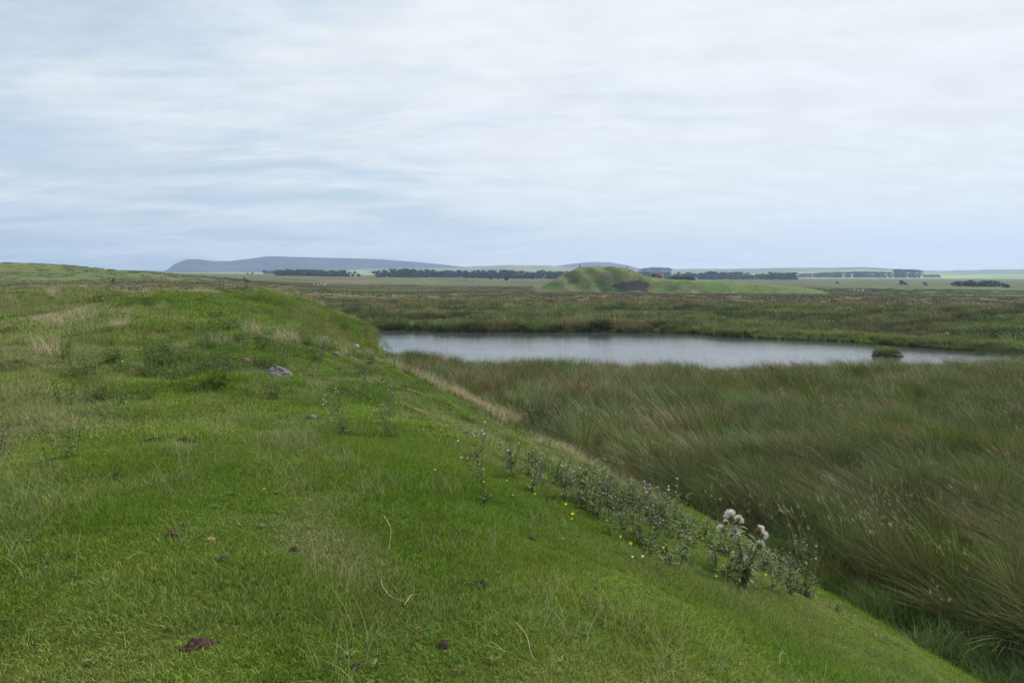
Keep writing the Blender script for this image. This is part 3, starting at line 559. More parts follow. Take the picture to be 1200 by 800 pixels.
# ------------------------------------------------------------------ small islet
def plain_blades(name, mat, seed, parts):
    rng = np.random.default_rng(seed); Vs = []; Ts = []; ti = []; al = []; n = 0
    for kw in parts:
        V, T, a, b = blades(rng, **kw); Vs.append(V); Ts.append(T + n); ti.append(a); al.append(b); n += len(V)
    return mesh(name, np.concatenate(Vs), np.concatenate(Ts), mat, True, {'tint': np.concatenate(ti), 'along': np.concatenate(al)})
def fixed_blade_mat(name, col, straw=.1, strawcol=(.36, .31, .17), trans=.3):
    m = blade_mat(name, 'GEOMETRY', straw, strawcol, trans); t = m.node_tree
    at = [n for n in t.nodes if n.type == 'ATTRIBUTE' and n.attribute_name == 'icol'][0]; rgb = N(t, 'ShaderNodeRGB'); rgb.outputs[0].default_value = col + (1,)
    for l in list(at.outputs['Color'].links):
        to = l.to_socket; t.links.remove(l); L(t, rgb.outputs[0], to)
    t.nodes.remove(at); return m
def build_islet():
    d = ray(1040, 417); t = (WATER - CAMZ) / d[2]; e = bpy.data.objects.new('islet', None); C.objects.link(e); e.location = (d[0] * t, d[1] * t, WATER)
    tag(e, 'small grassy islet standing alone in the right of the pond', 'islet'); e.scale = (1.1, 1, .85)
    V, Q = sphere(8, 20); V = V * (.9, .55, .15); V *= (1 + .15 * (fbm(V[:, 0] * 3, V[:, 1] * 3 + V[:, 2], 1, 2, 5) - .5))[:, None]
    link('peat_base', mesh('peat_base', V, Q, simple('wet_peat', (.03, .024, .016), bump=.5), True), e)
    rng = np.random.default_rng(5); rr = .8 * np.sqrt(rng.uniform(0, 1, 1500)); aa = rng.uniform(0, 6.28, 1500)
    me = plain_blades('grass_tuft', fixed_blade_mat('islet_grass', (.14, .18, .05)), 6, [dict(n=1500, spread=.8, root=(rr * np.cos(aa), rr * .7 * np.sin(aa)), h=(.18, .55), w=.018, lean=(.1, .6), segs=3)])
    v = np.empty(len(me.vertices) * 3); me.vertices.foreach_get('co', v); v = v.reshape(-1, 3)
    v[:, 2] = v[:, 2] * np.clip(1.15 - (v[:, 0] + .15) ** 2 * 1.25, .12, 2) * (.6 + .8 * fbm(v[:, 0], v[:, 1], .35, 2, 3)) + .26 * np.sqrt(np.clip(1 - (v[:, 0] / .9) ** 2, 0, 1)) - .04; me.vertices.foreach_set('co', v.ravel())
    tag(link('grass_tuft', me, e), kind='stuff')
build_islet()
# ------------------------------------------------------------------ trees
M_bark = simple('bark', (.06, .05, .04), bump=.4); 
M_leaf = [fixed_blade_mat('tree_leaves', c, 0.0, trans=.2) for c in ((.035, .055, .022), (.045, .070, .024), (.028, .046, .022))]
def crown_mesh(seed, mat, n=1100, wide=.36, low=.22, leaf=.045):
    """leaf-sized faces spread in lumpy clusters through a unit-height crown"""
    rng = np.random.default_rng(seed); k = 15
    cz = rng.uniform(low + .12, .86, k); wd = wide * np.sqrt(np.clip(1 - ((cz - .55) / .52) ** 2, .1, 1)); a = rng.uniform(0, 6.28, k); rr = wd * rng.uniform(.2, .8, k)
    cc = np.stack([rr * np.cos(a), rr * np.sin(a), cz], 1); cr = rng.uniform(.09, .17, k)
    i = rng.integers(0, k, n); d = rng.normal(0, 1, (n, 3)); d /= np.linalg.norm(d, axis=1)[:, None]
    p = cc[i] + d * (cr[i] * rng.uniform(.5, 1.08, n) ** .5)[:, None] * (1, 1, .8)
    u = rng.normal(0, 1, (n, 3)); u /= np.linalg.norm(u, axis=1)[:, None]; w = np.cross(d + u * .5, u); w /= np.linalg.norm(w, axis=1)[:, None] + 1e-9
    s = leaf * rng.uniform(.6, 1.3, n)[:, None]; V = np.stack([p - u * s, p + w * s * .7, p + u * s, p - w * s * .7], 1).reshape(-1, 3)
    Q = np.arange(4 * n).reshape(n, 4); tint = np.repeat(rng.uniform(0, 1, n), 4); return mesh('crown', V, Q, mat, False, {'tint': tint, 'along': np.full(4 * n, .3)})
def trunk_mesh(seed):
    rng = random.Random(seed); b = Buf(); b.tube([(0, 0, -.05), (.01, 0, .2), (.0, .01, .45), (.01, 0, .8)], [.028, .022, .016, .006], 6)
    for k in range(5):
        a = rng.uniform(0, 6.28); z = rng.uniform(.2, .55); l = rng.uniform(.15, .28); b.tube([(0, 0, z), (l * .5 * math.cos(a), l * .5 * math.sin(a), z + .08), (l * math.cos(a), l * math.sin(a), z + .2)], [.012, .008, .003], 4)
    return b.mesh('trunk', M_bark)
CROWNS = [crown_mesh(600 + i, M_leaf[i % 3], wide=(.36, .42, .30)[i % 3], low=(-.05, -.08, -.02)[i % 3]) for i in range(7)]
TRUNKS = [trunk_mesh(610 + i) for i in range(4)]
TR = random.Random(3)
def tree(u, r, h, label, group=None, cat='tree', wid=1.0, name='tree', v=None):
    x, y = polar(u, r); z = gz(x, y); e = bpy.data.objects.new(name, None); C.objects.link(e); e.location = (x, y, z - .1)
    s = h; e.scale = (s * wid, s * wid, s); e.rotation_euler = (0, 0, TR.uniform(0, 6.28)); tag(e, label, cat, group)
    link('trunk', TR.choice(TRUNKS), e); link('crown', TR.choice(CROWNS), e); return e
px2m = lambda px, r: px * r / F
def belt(u0, u1, r, hp, label, group, step=3.8, gaps=(), hfun=None, jr=25, name='shelterbelt_tree'):
    u = u0
    while u < u1:
        if not any(a < u < b for a, b in gaps):
            h = px2m(hp * (hfun(u) if hfun else 1) * TR.uniform(.72, 1.12), r)
            tree(u, r + TR.uniform(-jr, jr), h, label, group, wid=TR.uniform(1.5, 2.2), name=name)
        u += step * TR.uniform(.7, 1.3)
belt(326, 412, 1000, 8.5, 'dark tree in the leftmost shelterbelt below the long blue hill', 'trees of the leftmost shelterbelt', hfun=lambda u: .72 + .3 * math.sin((u - 322) / 90 * math.pi))
belt(326, 405, 1040, 7.5, 'dark tree in the leftmost shelterbelt below the long blue hill', 'trees of the leftmost shelterbelt', step=6)
tree(415, 1000, px2m(6.5, 1000), 'low spreading tree at the right end of the leftmost shelterbelt', wid=1.5)
tree(421, 1000, px2m(4.5, 1000), 'smallest spreading tree, last at the right of the leftmost shelterbelt', wid=1.9)
tree(297, 1250, px2m(3.0, 1250), 'tiny dark tree standing off to the left of the leftmost shelterbelt', wid=1.6)
tree(291.5, 1250, px2m(2.2, 1250), 'tiniest dark bush left of the leftmost shelterbelt', wid=1.8)
belt(311, 325, 1500, 4.5, 'hazy far tree just left of the leftmost shelterbelt', 'far trees left of the leftmost shelterbelt', step=3)
belt(442, 540, 1000, 9.6, 'dark tree in the second shelterbelt from the left, before the pale hill', 'trees of the second shelterbelt', gaps=((454, 457.5),), hfun=lambda u: .72 if u < 456 else 1)
belt(445, 537, 1040, 8.5, 'dark tree in the second shelterbelt from the left, before the pale hill', 'trees of the second shelterbelt', step=6)
belt(545, 668, 930, 9.8, 'dark tree in the third shelterbelt, left of the green spoil heap', 'trees of the third shelterbelt', hfun=lambda u: .95 + .12 * math.sin(u * .11), gaps=((636, 640),))
belt(548, 664, 990, 9.2, 'dark tree in the third shelterbelt, left of the green spoil heap', 'trees of the third shelterbelt', step=6)
tree(575, 760, px2m(5, 760), 'small dark bush in front of the third shelterbelt, the left one', wid=1.5)
tree(594, 700, px2m(7, 700), 'round dark bush in front of the third shelterbelt, the biggest', wid=1.4)
tree(584, 800, px2m(4.5, 800), 'small dark bush between two others before the third shelterbelt', wid=1.2)
belt(742, 932, 1150, 9.0, 'bluish dark tree in the long tree line right of the spoil heap', 'trees of the line right of the spoil heap', step=3.6, hfun=lambda u: .85 + .25 * math.sin(u * .07), gaps=((816, 819), (850, 853)))
belt(745, 925, 1210, 8.5, 'bluish dark tree in the long tree line right of the spoil heap', 'trees of the line right of the spoil heap', step=6)
belt(1116, 1180, 560, 6.5, 'rounded bush in the thicket at the right edge of the moor', 'bushes of the thicket at the right edge', step=3.6, hfun=lambda u: .8 + .25 * math.sin((u - 1112) / 68 * math.pi), name='bush')
tree(1055, 640, px2m(5.5, 640), 'left of two lone bushes in front of the pale fields', wid=1.4, name='bush')
tree(1060, 640, px2m(3.8, 640), 'low bush beside a bigger one in front of the pale fields', wid=1.7, name='bush')
tree(1083, 600, px2m(4.2, 600), 'lone low bush between the two bushes and the right thicket', wid=2.0, name='bush')
tree(980, 700, px2m(3.2, 700), 'lone low bush in front of the pale field below the plantation', wid=1.8, name='bush')
def wood(u0, u1, r0, zt, n, label, name='far_wood', lo=0.0):
    """a far wood that reads as one mass"""
    rng = np.random.default_rng(int(u0)); us = rng.uniform(u0, u1, n); rs = r0 + rng.uniform(0, 90, n); Vs, Qs = [], []; cnt = 0; tints = []
    me0 = CROWNS[0]; v = np.empty(len(me0.vertices) * 3); me0.vertices.foreach_get('co', v); v = v.reshape(-1, 4, 3)
    for u, r in zip(us, rs):
        x, y = polar(u, r); z = gz(x, y); vt = zt(u) + rng.uniform(-.3, .8); zt_ = CAMZ + ray(u, vt)[2] / math.hypot(*ray(u, vt)[:2]) * r; zb = zt_ - px2m(6.5, r) if lo else z; h = zt_ - zb
        sub = v[rng.integers(0, len(v), 260)]; w = px2m(4.2, r) * 2; a = rng.uniform(0, 6.28); ca, sa = math.cos(a), math.sin(a); c = sub.mean(1, keepdims=True); sub = c + (sub - c) * 1.3
        X = x + (sub[..., 0] * ca - sub[..., 1] * sa) * w; Y = y + (sub[..., 0] * sa + sub[..., 1] * ca) * w; Z = zb + sub[..., 2] * h * 1.03
        Vs.append(np.stack([X, Y, Z], -1).reshape(-1, 3)); tints.append(np.repeat(rng.uniform(0, 1, 260), 4)); cnt += 1040
    V = np.concatenate(Vs); o = link(name, mesh(name, V, np.arange(len(V)).reshape(-1, 4), M_leaf[0], False, {'tint': np.concatenate(tints), 'along': np.full(len(V), .3)})); tag(o, label, None, None, 'stuff')
wood(935, 1078, 1750, lambda u: np.interp(u, [930, 960, 1000, 1044, 1047, 1074, 1080], [321, 319, 317.5, 318, 314.5, 315, 318]), 150, 'dark conifer plantation below the skyline on the right')
wood(1076, 1102, 1900, lambda u: np.interp(u, [1076, 1102], [320.5, 322]), 14, 'thin scatter of far trees right of the dark plantation')
wood(748, 786, 2300, lambda u: np.interp(u, [745, 760, 783, 787], [315.5, 312.5, 313, 316]), 40, 'hazy wood on the low rise behind the spoil heap')
# bushes on the spoil heap
for (bx, by, h, lab) in ((20.5, 3, 2.0, 'dark upright bush on the right shoulder of the green spoil heap'), (-9, 2, 1.0, 'small bush on the left brow of the green spoil heap'), (10, 2, .9, 'low bush on the flat top of the green spoil heap, right side')):
    x, y, z = bing_at(bx, by); e = bpy.data.objects.new('bush', None); C.objects.link(e); e.location = (x, y, z - .1); e.scale = (h * 1.0, h * 1.0, h); tag(e, lab, 'bush'); link('trunk', TRUNKS[0], e); link('crown', CROWNS[1], e)
# ------------------------------------------------------------------ buildings by the spoil heap
def box(b, x0, x1, y0, y1, z0, z1):
    V = [(x0, y0, z0), (x1, y0, z0), (x1, y1, z0), (x0, y1, z0), (x0, y0, z1), (x1, y0, z1), (x1, y1, z1), (x0, y1, z1)]
    b.add(V, None, [[0, 3, 2, 1], [4, 5, 6, 7], [0, 1, 5, 4], [1, 2, 6, 5], [2, 3, 7, 6], [3, 0, 4, 7]])
def build_cottage():
    x, y = polar(771, 430); v = ray(771, 326.5); z = CAMZ + v[2] / math.hypot(v[0], v[1]) * 430
    e = bpy.data.objects.new('cottage', None); C.objects.link(e); e.location = (x, y, z - .2); e.rotation_euler = (0, 0, .35); tag(e, 'tiny brown roofed cottage just right of the spoil heap', 'cottage')
    st = simple('cottage_stone', (.30, .24, .18), scale=3, bump=.3); sl = simple('cottage_roof', (.13, .09, .07), scale=4); dk = simple('cottage_glass', (.03, .03, .035), rough=.2); wd = simple('cottage_door', (.10, .06, .04))
    b = Buf(); V = [(-2.6, -1.6, -4), (2.6, -1.6, -4), (2.6, 1.6, -4), (-2.6, 1.6, -4), (-2.6, -1.6, 1.9), (2.6, -1.6, 1.9), (2.6, 1.6, 1.9), (-2.6, 1.6, 1.9), (-2.6, 0, 3.2), (2.6, 0, 3.2)]
    b.add(V, [[4, 8, 7], [5, 6, 9]], [[0, 1, 5, 4], [1, 2, 6, 5], [2, 3, 7, 6], [3, 0, 4, 7]]); link('wall', b.mesh('wall', st), e)
    b = Buf()
    for s in (-1, 1):
        V = [(-2.8, s * 1.9, 1.72), (2.8, s * 1.9, 1.72), (2.8, 0, 3.3), (-2.8, 0, 3.3), (-2.8, s * 1.9, 1.87), (2.8, s * 1.9, 1.87), (2.8, 0, 3.45), (-2.8, 0, 3.45)]
        b.add(V, None, [[0, 1, 2, 3], [4, 5, 6, 7], [0, 1, 5, 4], [1, 2, 6, 5], [3, 0, 4, 7]])
    rf = link('roof', b.mesh('roof', sl), e)
    b = Buf(); box(b, 1.9, 2.5, -.3, .3, 2.9, 4.1); link('chimney', b.mesh('chimney', st), rf)
    b = Buf(); box(b, -.4, .4, -1.66, -1.59, 0, 1.6); link('door', b.mesh('door', wd), e)
    for xx in (-1.6, 1.4):
        b = Buf(); box(b, xx, xx + .6, -1.65, -1.59, .7, 1.5); w = link('window', b.mesh('window', dk), e)
build_cottage()
def build_wall():
    r = 400; x, y = polar(798, r); v = ray(798, 327); z = CAMZ + v[2] / math.hypot(v[0], v[1]) * r
    e = bpy.data.objects.new('ruined_wall', None); C.objects.link(e); e.location = (x, y, z); e.rotation_euler = (0, 0, -math.atan((798 - 600) / F)); tag(e, 'long low dark wall on the green rise right of the cottage', 'wall')
    b = Buf(); xs = np.linspace(-7, 7, 29); rng = random.Random(2)
    for i in range(28): box(b, xs[i], xs[i + 1] - .02, -.4 + rng.uniform(-.05, .05), .4, -4, .95 + rng.uniform(-.12, .12) + (.25 if 3 < i < 26 else -.4))
    link('wall', b.mesh('wall', simple('dark_brick', (.07, .052, .045), scale=5, bump=.3)), e)
    b = Buf(); box(b, -5.4, 5.9, -.46, .46, 1.33, 1.43); link('coping', b.mesh('coping', simple('coping_stone', (.09, .075, .065))), e)
build_wall()
# ------------------------------------------------------------------ sheep
def sheep_mesh():
    pts = [((0, 0, .62), .25), ((.28, 0, .64), .23), ((-.30, 0, .62), .24), ((.44, 0, .72), .13), ((.56, 0, .80), .09), ((.70, 0, .74), .05), ((-.42, 0, .62), .10), ((-.47, 0, .45), .035)]
    ed = [(0, 1), (0, 2), (1, 3), (3, 4), (4, 5), (2, 6), (6, 7)]
    for sx in (.26, -.28):
        for sy in (.11, -.11):
            k = len(pts); par = 1 if sx > 0 else 2
            pts += [((sx, sy, .42), .07), ((sx - .02, sy, .22), .04), ((sx, sy, .02), .032)]; ed += [(par, k), (k, k + 1), (k + 1, k + 2)]
    for sy in (.07, -.07): pts.append(((.53, sy * 1.7, .84), .018)); ed.append((4, len(pts) - 1))
    me = bpy.data.meshes.new('sheep'); me.from_pydata([p[0] for p in pts], ed, []); o = bpy.data.objects.new('sheep', me); C.objects.link(o)
    md = o.modifiers.new('skin', 'SKIN'); md.use_smooth_shade = True; o.modifiers.new('sub', 'SUBSURF').levels = 1; o.modifiers['sub'].render_levels = 1
    sv = me.skin_vertices[0].data
    for i, p in enumerate(pts): sv[i].radius = (p[1], p[1])
    sv[0].use_root = True; me.materials.append(simple('sheep_fleece', (.62, .59, .52), var=.08, scale=6, bump=.4)); return o
sheep0 = sheep_mesh()
def sheep(u, v, yaw, label, group, first=False):
    p = hit(u, v, 60); o = sheep0 if first else sheep0.copy()
    if not first: C.objects.link(o)
    o.location = p; o.rotation_euler = (0, 0, yaw); o.scale = (min(1.1, 3.0 * math.hypot(p[0], p[1]) / F / 1.2),) * 3; tag(o, label, 'sheep', group)
SH = [(368, 334.5, 'sheep at the left end of the flock below the leftmost shelterbelt'), (372.5, 335, 'white sheep second from the left in the flock below the leftmost shelterbelt'), (376, 334, 'white sheep near the middle of the flock below the leftmost shelterbelt'), (379.5, 335, 'white sheep with another just right of it below the leftmost shelterbelt'), (382, 334, 'sheep at the right end of the flock below the leftmost shelterbelt'),
      (503, 332.5, 'sheep alone left of a pair on the moor below the second shelterbelt'), (506, 333, 'left sheep of the close pair below the second shelterbelt'), (508.5, 333, 'right sheep of the close pair below the second shelterbelt'),
      (811, 339, 'white sheep grazing the green rise, upper of two right of the spoil heap'), (812, 343.5, 'white sheep at the foot of the green rise, lower of two'),
      (912, 338, 'left sheep of two in the green patch right of the rise'), (919.5, 338, 'right sheep of two in the green patch right of the rise'), (1001, 341, 'leftmost sheep of three strung out in the long green strip'), (1006, 342, 'middle sheep of three strung out in the long green strip'), (1011, 341.5, 'rightmost sheep of three strung out in the long green strip'), (1055, 340, 'sheep alone right of the long green strip'), (1072, 333, 'farthest sheep, a white dot below the pale fields')]
SR = random.Random(9)
for i, (u, v, lab) in enumerate(SH): sheep(u, v, SR.uniform(-1, 1) + (0 if SR.random() < .5 else math.pi), lab, 'sheep grazing on the moor', i == 0)
# ------------------------------------------------------------------ thistles, docks, flowers
M_tleaf = fixed_blade_mat('thistle_leaves', (.105, .145, .060), .1, (.25, .20, .12), .25)
M_tstem = simple('thistle_stem', (.11, .14, .06)); M_cup = simple('thistle_bracts', (.17, .15, .11), var=.3, scale=60)
M_wool = simple('thistle_down', (.80, .77, .72), var=.08, scale=40); M_bcup = simple('thistle_brown_bracts', (.17, .115, .065), var=.3, scale=60)
M_greyh = simple('grey_thistle_head', (.36, .31, .33), var=.25, scale=50)
def leaf(b, p, d, up, l, w, tint=None):
    """toothed, folded leaf"""
    d = np.array(d, float); d /= np.linalg.norm(d); s = np.cross(d, up); s /= np.linalg.norm(s) + 1e-9; n = np.cross(s, d)
    V = [p]; ts = (.2, .35, .5, .65, .8)
    ws = (.9, .5, 1.0, .45, .6)
    mids = [p + d * l * t - n * 0 + n * l * (.18 * t - .35 * t * t) for t in ts]
    tip = p + d * l - n * l * .15
    V = [p] + mids + [tip]; Lf = [m + s * w * k * .5 + n * w * .15 for m, k in zip(mids, ws)]; Rt = [m - s * w * k * .5 + n * w * .15 for m, k in zip(mids, ws)]
    V = np.array(V + Lf + Rt); T = [[0, 7, 1], [0, 1, 12]]; Q = []
    for i in range(4): Q += [[1 + i, 7 + i, 8 + i, 2 + i], [1 + i, 2 + i, 13 + i, 12 + i]]
    T += [[5, 11, 6], [5, 6, 16]]; b.add(V, T, Q, tint)
def head_mesh(seed, rc=.010, fl=.014, nf=26, cup=None, down=None, wide=.9, fine=.16):
    """small flower head: bract cup with a brush of down"""
    rng = np.random.default_rng(seed); V, Q = sphere(5, 8); V = V * (rc, rc, rc * 1.3); V[:, 2] *= np.where(V[:, 2] < 0, 1.1, .9)
    m1 = mesh('bract_cup', V, Q, cup or M_cup, True)
    Vs = []; T = []
    for i in range(nf):
        a = rng.uniform(0, 6.28); e = rng.uniform(0, wide); d = np.array([math.cos(a) * math.sin(e), math.sin(a) * math.sin(e), math.cos(e)]); r0 = rc * .6
        s = np.cross(d, rng.normal(0, 1, 3)); s /= np.linalg.norm(s); p0 = d * r0 + (0, 0, rc * .3); p1 = p0 + d * fl * rng.uniform(.35, 1.35); w = rc * fine
        k = len(Vs); Vs += [p0 - s * w, p0 + s * w, p1 + s * w * .7, p1 - s * w * .7]; T.append([k, k + 1, k + 2, k + 3])
    m2 = mesh('down', np.array(Vs), np.array(T), down or M_wool, False); return m1, m2
HEADS = [head_mesh(700 + i, .008, .015, 40) for i in range(2)] + [head_mesh(705, .009, .011, 30, M_cup, M_greyh)]
def thistle_meshes(seed, h=.6, nb=6, nleaf=46):
    rng = random.Random(seed); st = Buf(); lf = Buf(); tips = []
    bend = (rng.uniform(-.06, .06), rng.uniform(-.06, .06)); main = [np.array((bend[0] * t * t, bend[1] * t * t, h * t)) for t in np.linspace(0, 1, 7)]
    st.tube(main, np.linspace(.005, .002, 7), 5); tips.append(main[-1]); segs = [(main, 1.0)]
    for k in range(nb):
        t = rng.uniform(.12, .9); i = int(t * 6); p = main[i]; a = rng.uniform(0, 6.28); l = h * rng.uniform(.25, .5) * (1.2 - .5 * t); e = rng.uniform(.5, 1.1)
        pts = [p + l * s * np.array((math.cos(a) * e * (1 - .3 * s), math.sin(a) * e * (1 - .3 * s), .55 + .5 * s)) for s in (0, .33, .66, 1)]; st.tube(pts, np.linspace(.003, .0014, 4), 4); tips.append(pts[-1]); segs.append((pts, .6))
        for j in range(rng.choice((1, 2, 2))):
            a2 = a + rng.uniform(-1.4, 1.4); p2 = pts[2]; q = [p2, p2 + np.array((math.cos(a2) * .02, math.sin(a2) * .02, .03)), p2 + np.array((math.cos(a2) * .04, math.sin(a2) * .04, .07))]; st.tube(q, .0013, 4); tips.append(q[-1])
    for k in range(nleaf):
        pts, s = segs[rng.randrange(len(segs))] if rng.random() < .45 else segs[0]; t = rng.random() ** 1.6 * .92; f = t * (len(pts) - 1); i = int(f); p = pts[i] * (1 - f + i) + pts[min(i + 1, len(pts) - 1)] * (f - i)
        a = rng.uniform(0, 6.28); l = rng.uniform(.05, .11) * (1.15 - .6 * t) * (.7 + .3 * s); leaf(lf, p, (math.cos(a), math.sin(a), rng.uniform(-.3, 1.1)), np.array((0, 0, 1.0)), l, l * .28)
    return st.mesh('stem', M_tstem, True), lf.mesh('foliage', M_tleaf), tips
TH = [thistle_meshes(800 + i, .55 + .05 * i, 7 + i % 4, 110) for i in range(4)]
THP = []
def thistle_proto(k, dry=False):
    st, lf, tips = TH[k]; e = bpy.data.objects.new('thistle', None); C.objects.link(e); link('stem', st, e); tag(link('foliage', lf, e), kind='stuff')
    rng = random.Random(k)
    for i, p in enumerate(tips):
        m1, m2 = HEADS[rng.choice((0, 1, 2, 2))]; hd = link('flower_head', m1, e, tuple(p), (rng.uniform(-.5, .5), rng.uniform(-.5, .5), 0)); link('down', m2, hd)
    return e
def thistle(k, u, v, scale, label, group, p=None):
    if p is None: p = hit(u, v)
    e = thistle_proto(k) if k not in THP else copy_tree([o for o in C.objects if o.get('proto') == k][0])
    if k not in THP: THP.append(k); e['proto'] = k
    e.location = (p[0], p[1], p[2] - .01); e.rotation_euler = (TR.uniform(-.28, .28), TR.uniform(-.28, .28), TR.uniform(0, 6.28)); e.scale = (scale * TR.uniform(.9, 1.3), scale * TR.uniform(.9, 1.3), scale); tag(e, label, 'thistle', group); return e
g1 = 'thistles in the patch along the lower edge of the near bank'; g2 = 'thistles scattered on the far shoulder of the bank'
near_spots = [(601, 560, 'thistle at the top left of the near patch beside the dry fringe'), (622, 575, 'tall thistle with pale heads at the upper end of the near patch'), (640, 590, 'thistle under the tallest one at the upper end of the near patch'), (571, 590, 'sparse pale thistle standing alone left of the near patch'),
              (660, 585, 'thistle with grey heads right below the dry grass fringe'), (683, 598, 'thistle behind the cluster of yellow flowers'), (700, 605, 'pale headed thistle at the crest of the near patch'), (715, 612, 'thistle above the two low yellow flowers in the patch'), (730, 622, 'thistle where the near patch meets the rushes'),
              (748, 628, 'thistle in the middle of the near patch against the dark rushes'), (766, 640, 'leafy thistle halfway down the near patch'), (783, 650, 'thistle left of the lone yellow flower low in the patch'), (800, 655, 'thistle right beside the lowest yellow flower'), (905, 694, 'thistle just right of the big woolly thistle'), (925, 697, 'small thistle second to the right of the woolly thistle'), (945, 700, 'last grey headed thistle at the lower right end of the patch'), (838, 672, 'thistle close to the left of the woolly thistle')]
for i, (u, v, lab) in enumerate(near_spots): thistle(i % 4, u, v, TR.uniform(.55, .85), lab, g1)
far_spots = [(238, 392, 'leftmost thistle of the far shoulder with white down on top'), (237, 416, 'dark thistle below the leftmost one on the far shoulder'), (256, 388, 'thistle second from the left on the far shoulder'), (268, 388, 'thistle third from the left on the far shoulder'), (281, 390, 'thistle in the middle of the upper row above the grey boulder'), (290, 393, 'thistle at the right end of the upper row above the grey boulder'), (288, 416, 'thistle left of and above the grey boulder'), (313, 402, 'white topped thistle high above the grey boulder'), (318, 404, 'thistle close right of the white topped one above the boulder'), (323, 418, 'leafy thistle right behind the grey boulder'), (345, 415, 'thistle right of the boulder with small heads'), (358, 400, 'small thistle on the slope above the pale stone'), (380, 420, 'thistle with one white head left of the pale stone'), (373, 428, 'thistle below the white headed one near the pale stone'), (372, 392, 'upright thistle below the dry dock stalk'), (423, 462, 'dark thistle above the dry path along the bank foot'), (459, 512, 'lone bushy thistle standing on the middle of the slope'), (456, 494, 'small thistle directly behind the lone bushy one'), (82, 372, 'thistle with a white head by the dry tussock at the left'), (97, 371, 'dark thistle right of the dry tussock at the left'), (405, 510, 'flattened thistle left of the lone bushy one on the slope')]
for i, (u, v, lab) in enumerate(far_spots): thistle((i + 1) % 4, u, v, TR.uniform(.5, .75), lab, g2)
def build_weeds():
    """leafy undergrowth of the thistle patches"""
    srcs = []
    m = blade_mat('weed_leaves', 'INSTANCER', .08, (.28, .22, .13), .3)
    for i in range(4):
        rng = random.Random(900 + i); b = Buf(); h = rng.uniform(.20, .34)
        for s in range(7):
            a = rng.uniform(0, 6.28); o = np.array((math.cos(a), math.sin(a), 0)) * rng.uniform(0, .13); pts = [o + np.array((math.cos(a) * .06 * t, math.sin(a) * .06 * t, h * t * rng.uniform(.9, 1.0))) for t in (0, .35, .7, 1)]; b.tube(pts, np.linspace(.003, .001, 4), 3)
            for k in range(15):
                t = (k + .5) / 16; f = t * 3; j = min(int(f), 2); p = pts[j] * (1 - f + j) + pts[j + 1] * (f - j); a2 = k * 2.4 + rng.random(); l = rng.uniform(.04, .08) * (1.25 - .6 * t); leaf(b, p, (math.cos(a2), math.sin(a2), rng.uniform(0, .7)), np.array((0, 0, 1.0)), l, l * .4)
        srcs.append(bpy.data.objects.new('weed', b.mesh('weed', m)))
    x, y = grid_pts(RG, -18, 8, 3.5, 34, .14); q = qeff(x, y); r = np.hypot(x, y)
    u = 600 + F * x / y; w = np.exp(-((q - 5.3 - 1.5 * (1 - sm(4.5, 8, y))) / 1.0) ** 2) * sm(4.8, 6.0, y) * (1 - sm(8.5, 11, y)) * sm(.36, .62, fbm(x, y, 1.1, 3, 111)) * .5
    w = w * (1 - sm(930, 990, u)) * sm(560, 610, u); w = np.maximum(w, .9 * np.exp(-((x - 1.85) / .42) ** 2 - ((y - 5.6) / .22) ** 2)); w = np.maximum(w, sm(.48, .62, fbm(x, y, 1.0, 3, 112)) * .35 * np.exp(-((x + 5.0) / 2.2) ** 2 - ((y - 16) / 5) ** 2)); w = np.maximum(w, .12 * sm(.55, .65, fbm(x, y, 2.0, 3, 113)) * (q > 4) * (q < 8) * (y < 28))
    zz_ = height(x, y); vb = 318 + F * (CAMZ - zz_) / y * .97   # how far down the slope each plant stands, seen from the path
    w = w * np.where((u > 540) & (y < 12), 1 - sm(-6, 8, vb - np.interp(u, [540, 620, 700, 800, 900, 1000], [572, 592, 626, 664, 698, 735])), 1)
    k = (RG.uniform(0, 1, len(x)) < w) & wedge(x, y); x, y = x[k], y[k]; n = len(x)
    c = mixc(np.tile((.100, .140, .045), (n, 1)), (.080, .125, .026), RG.uniform(0, 1, n))
    scatter('leafy_weeds', 'grey green leafy weeds under the thistles on the bank edge', srcs, np.stack([x, y, height(x, y) - .01], 1), align(x, y, RG.uniform(0, 6.28, n), .3), np.tile(RG.uniform(.45, 1.2, n)[:, None], 3), c, RG)
build_weeds()
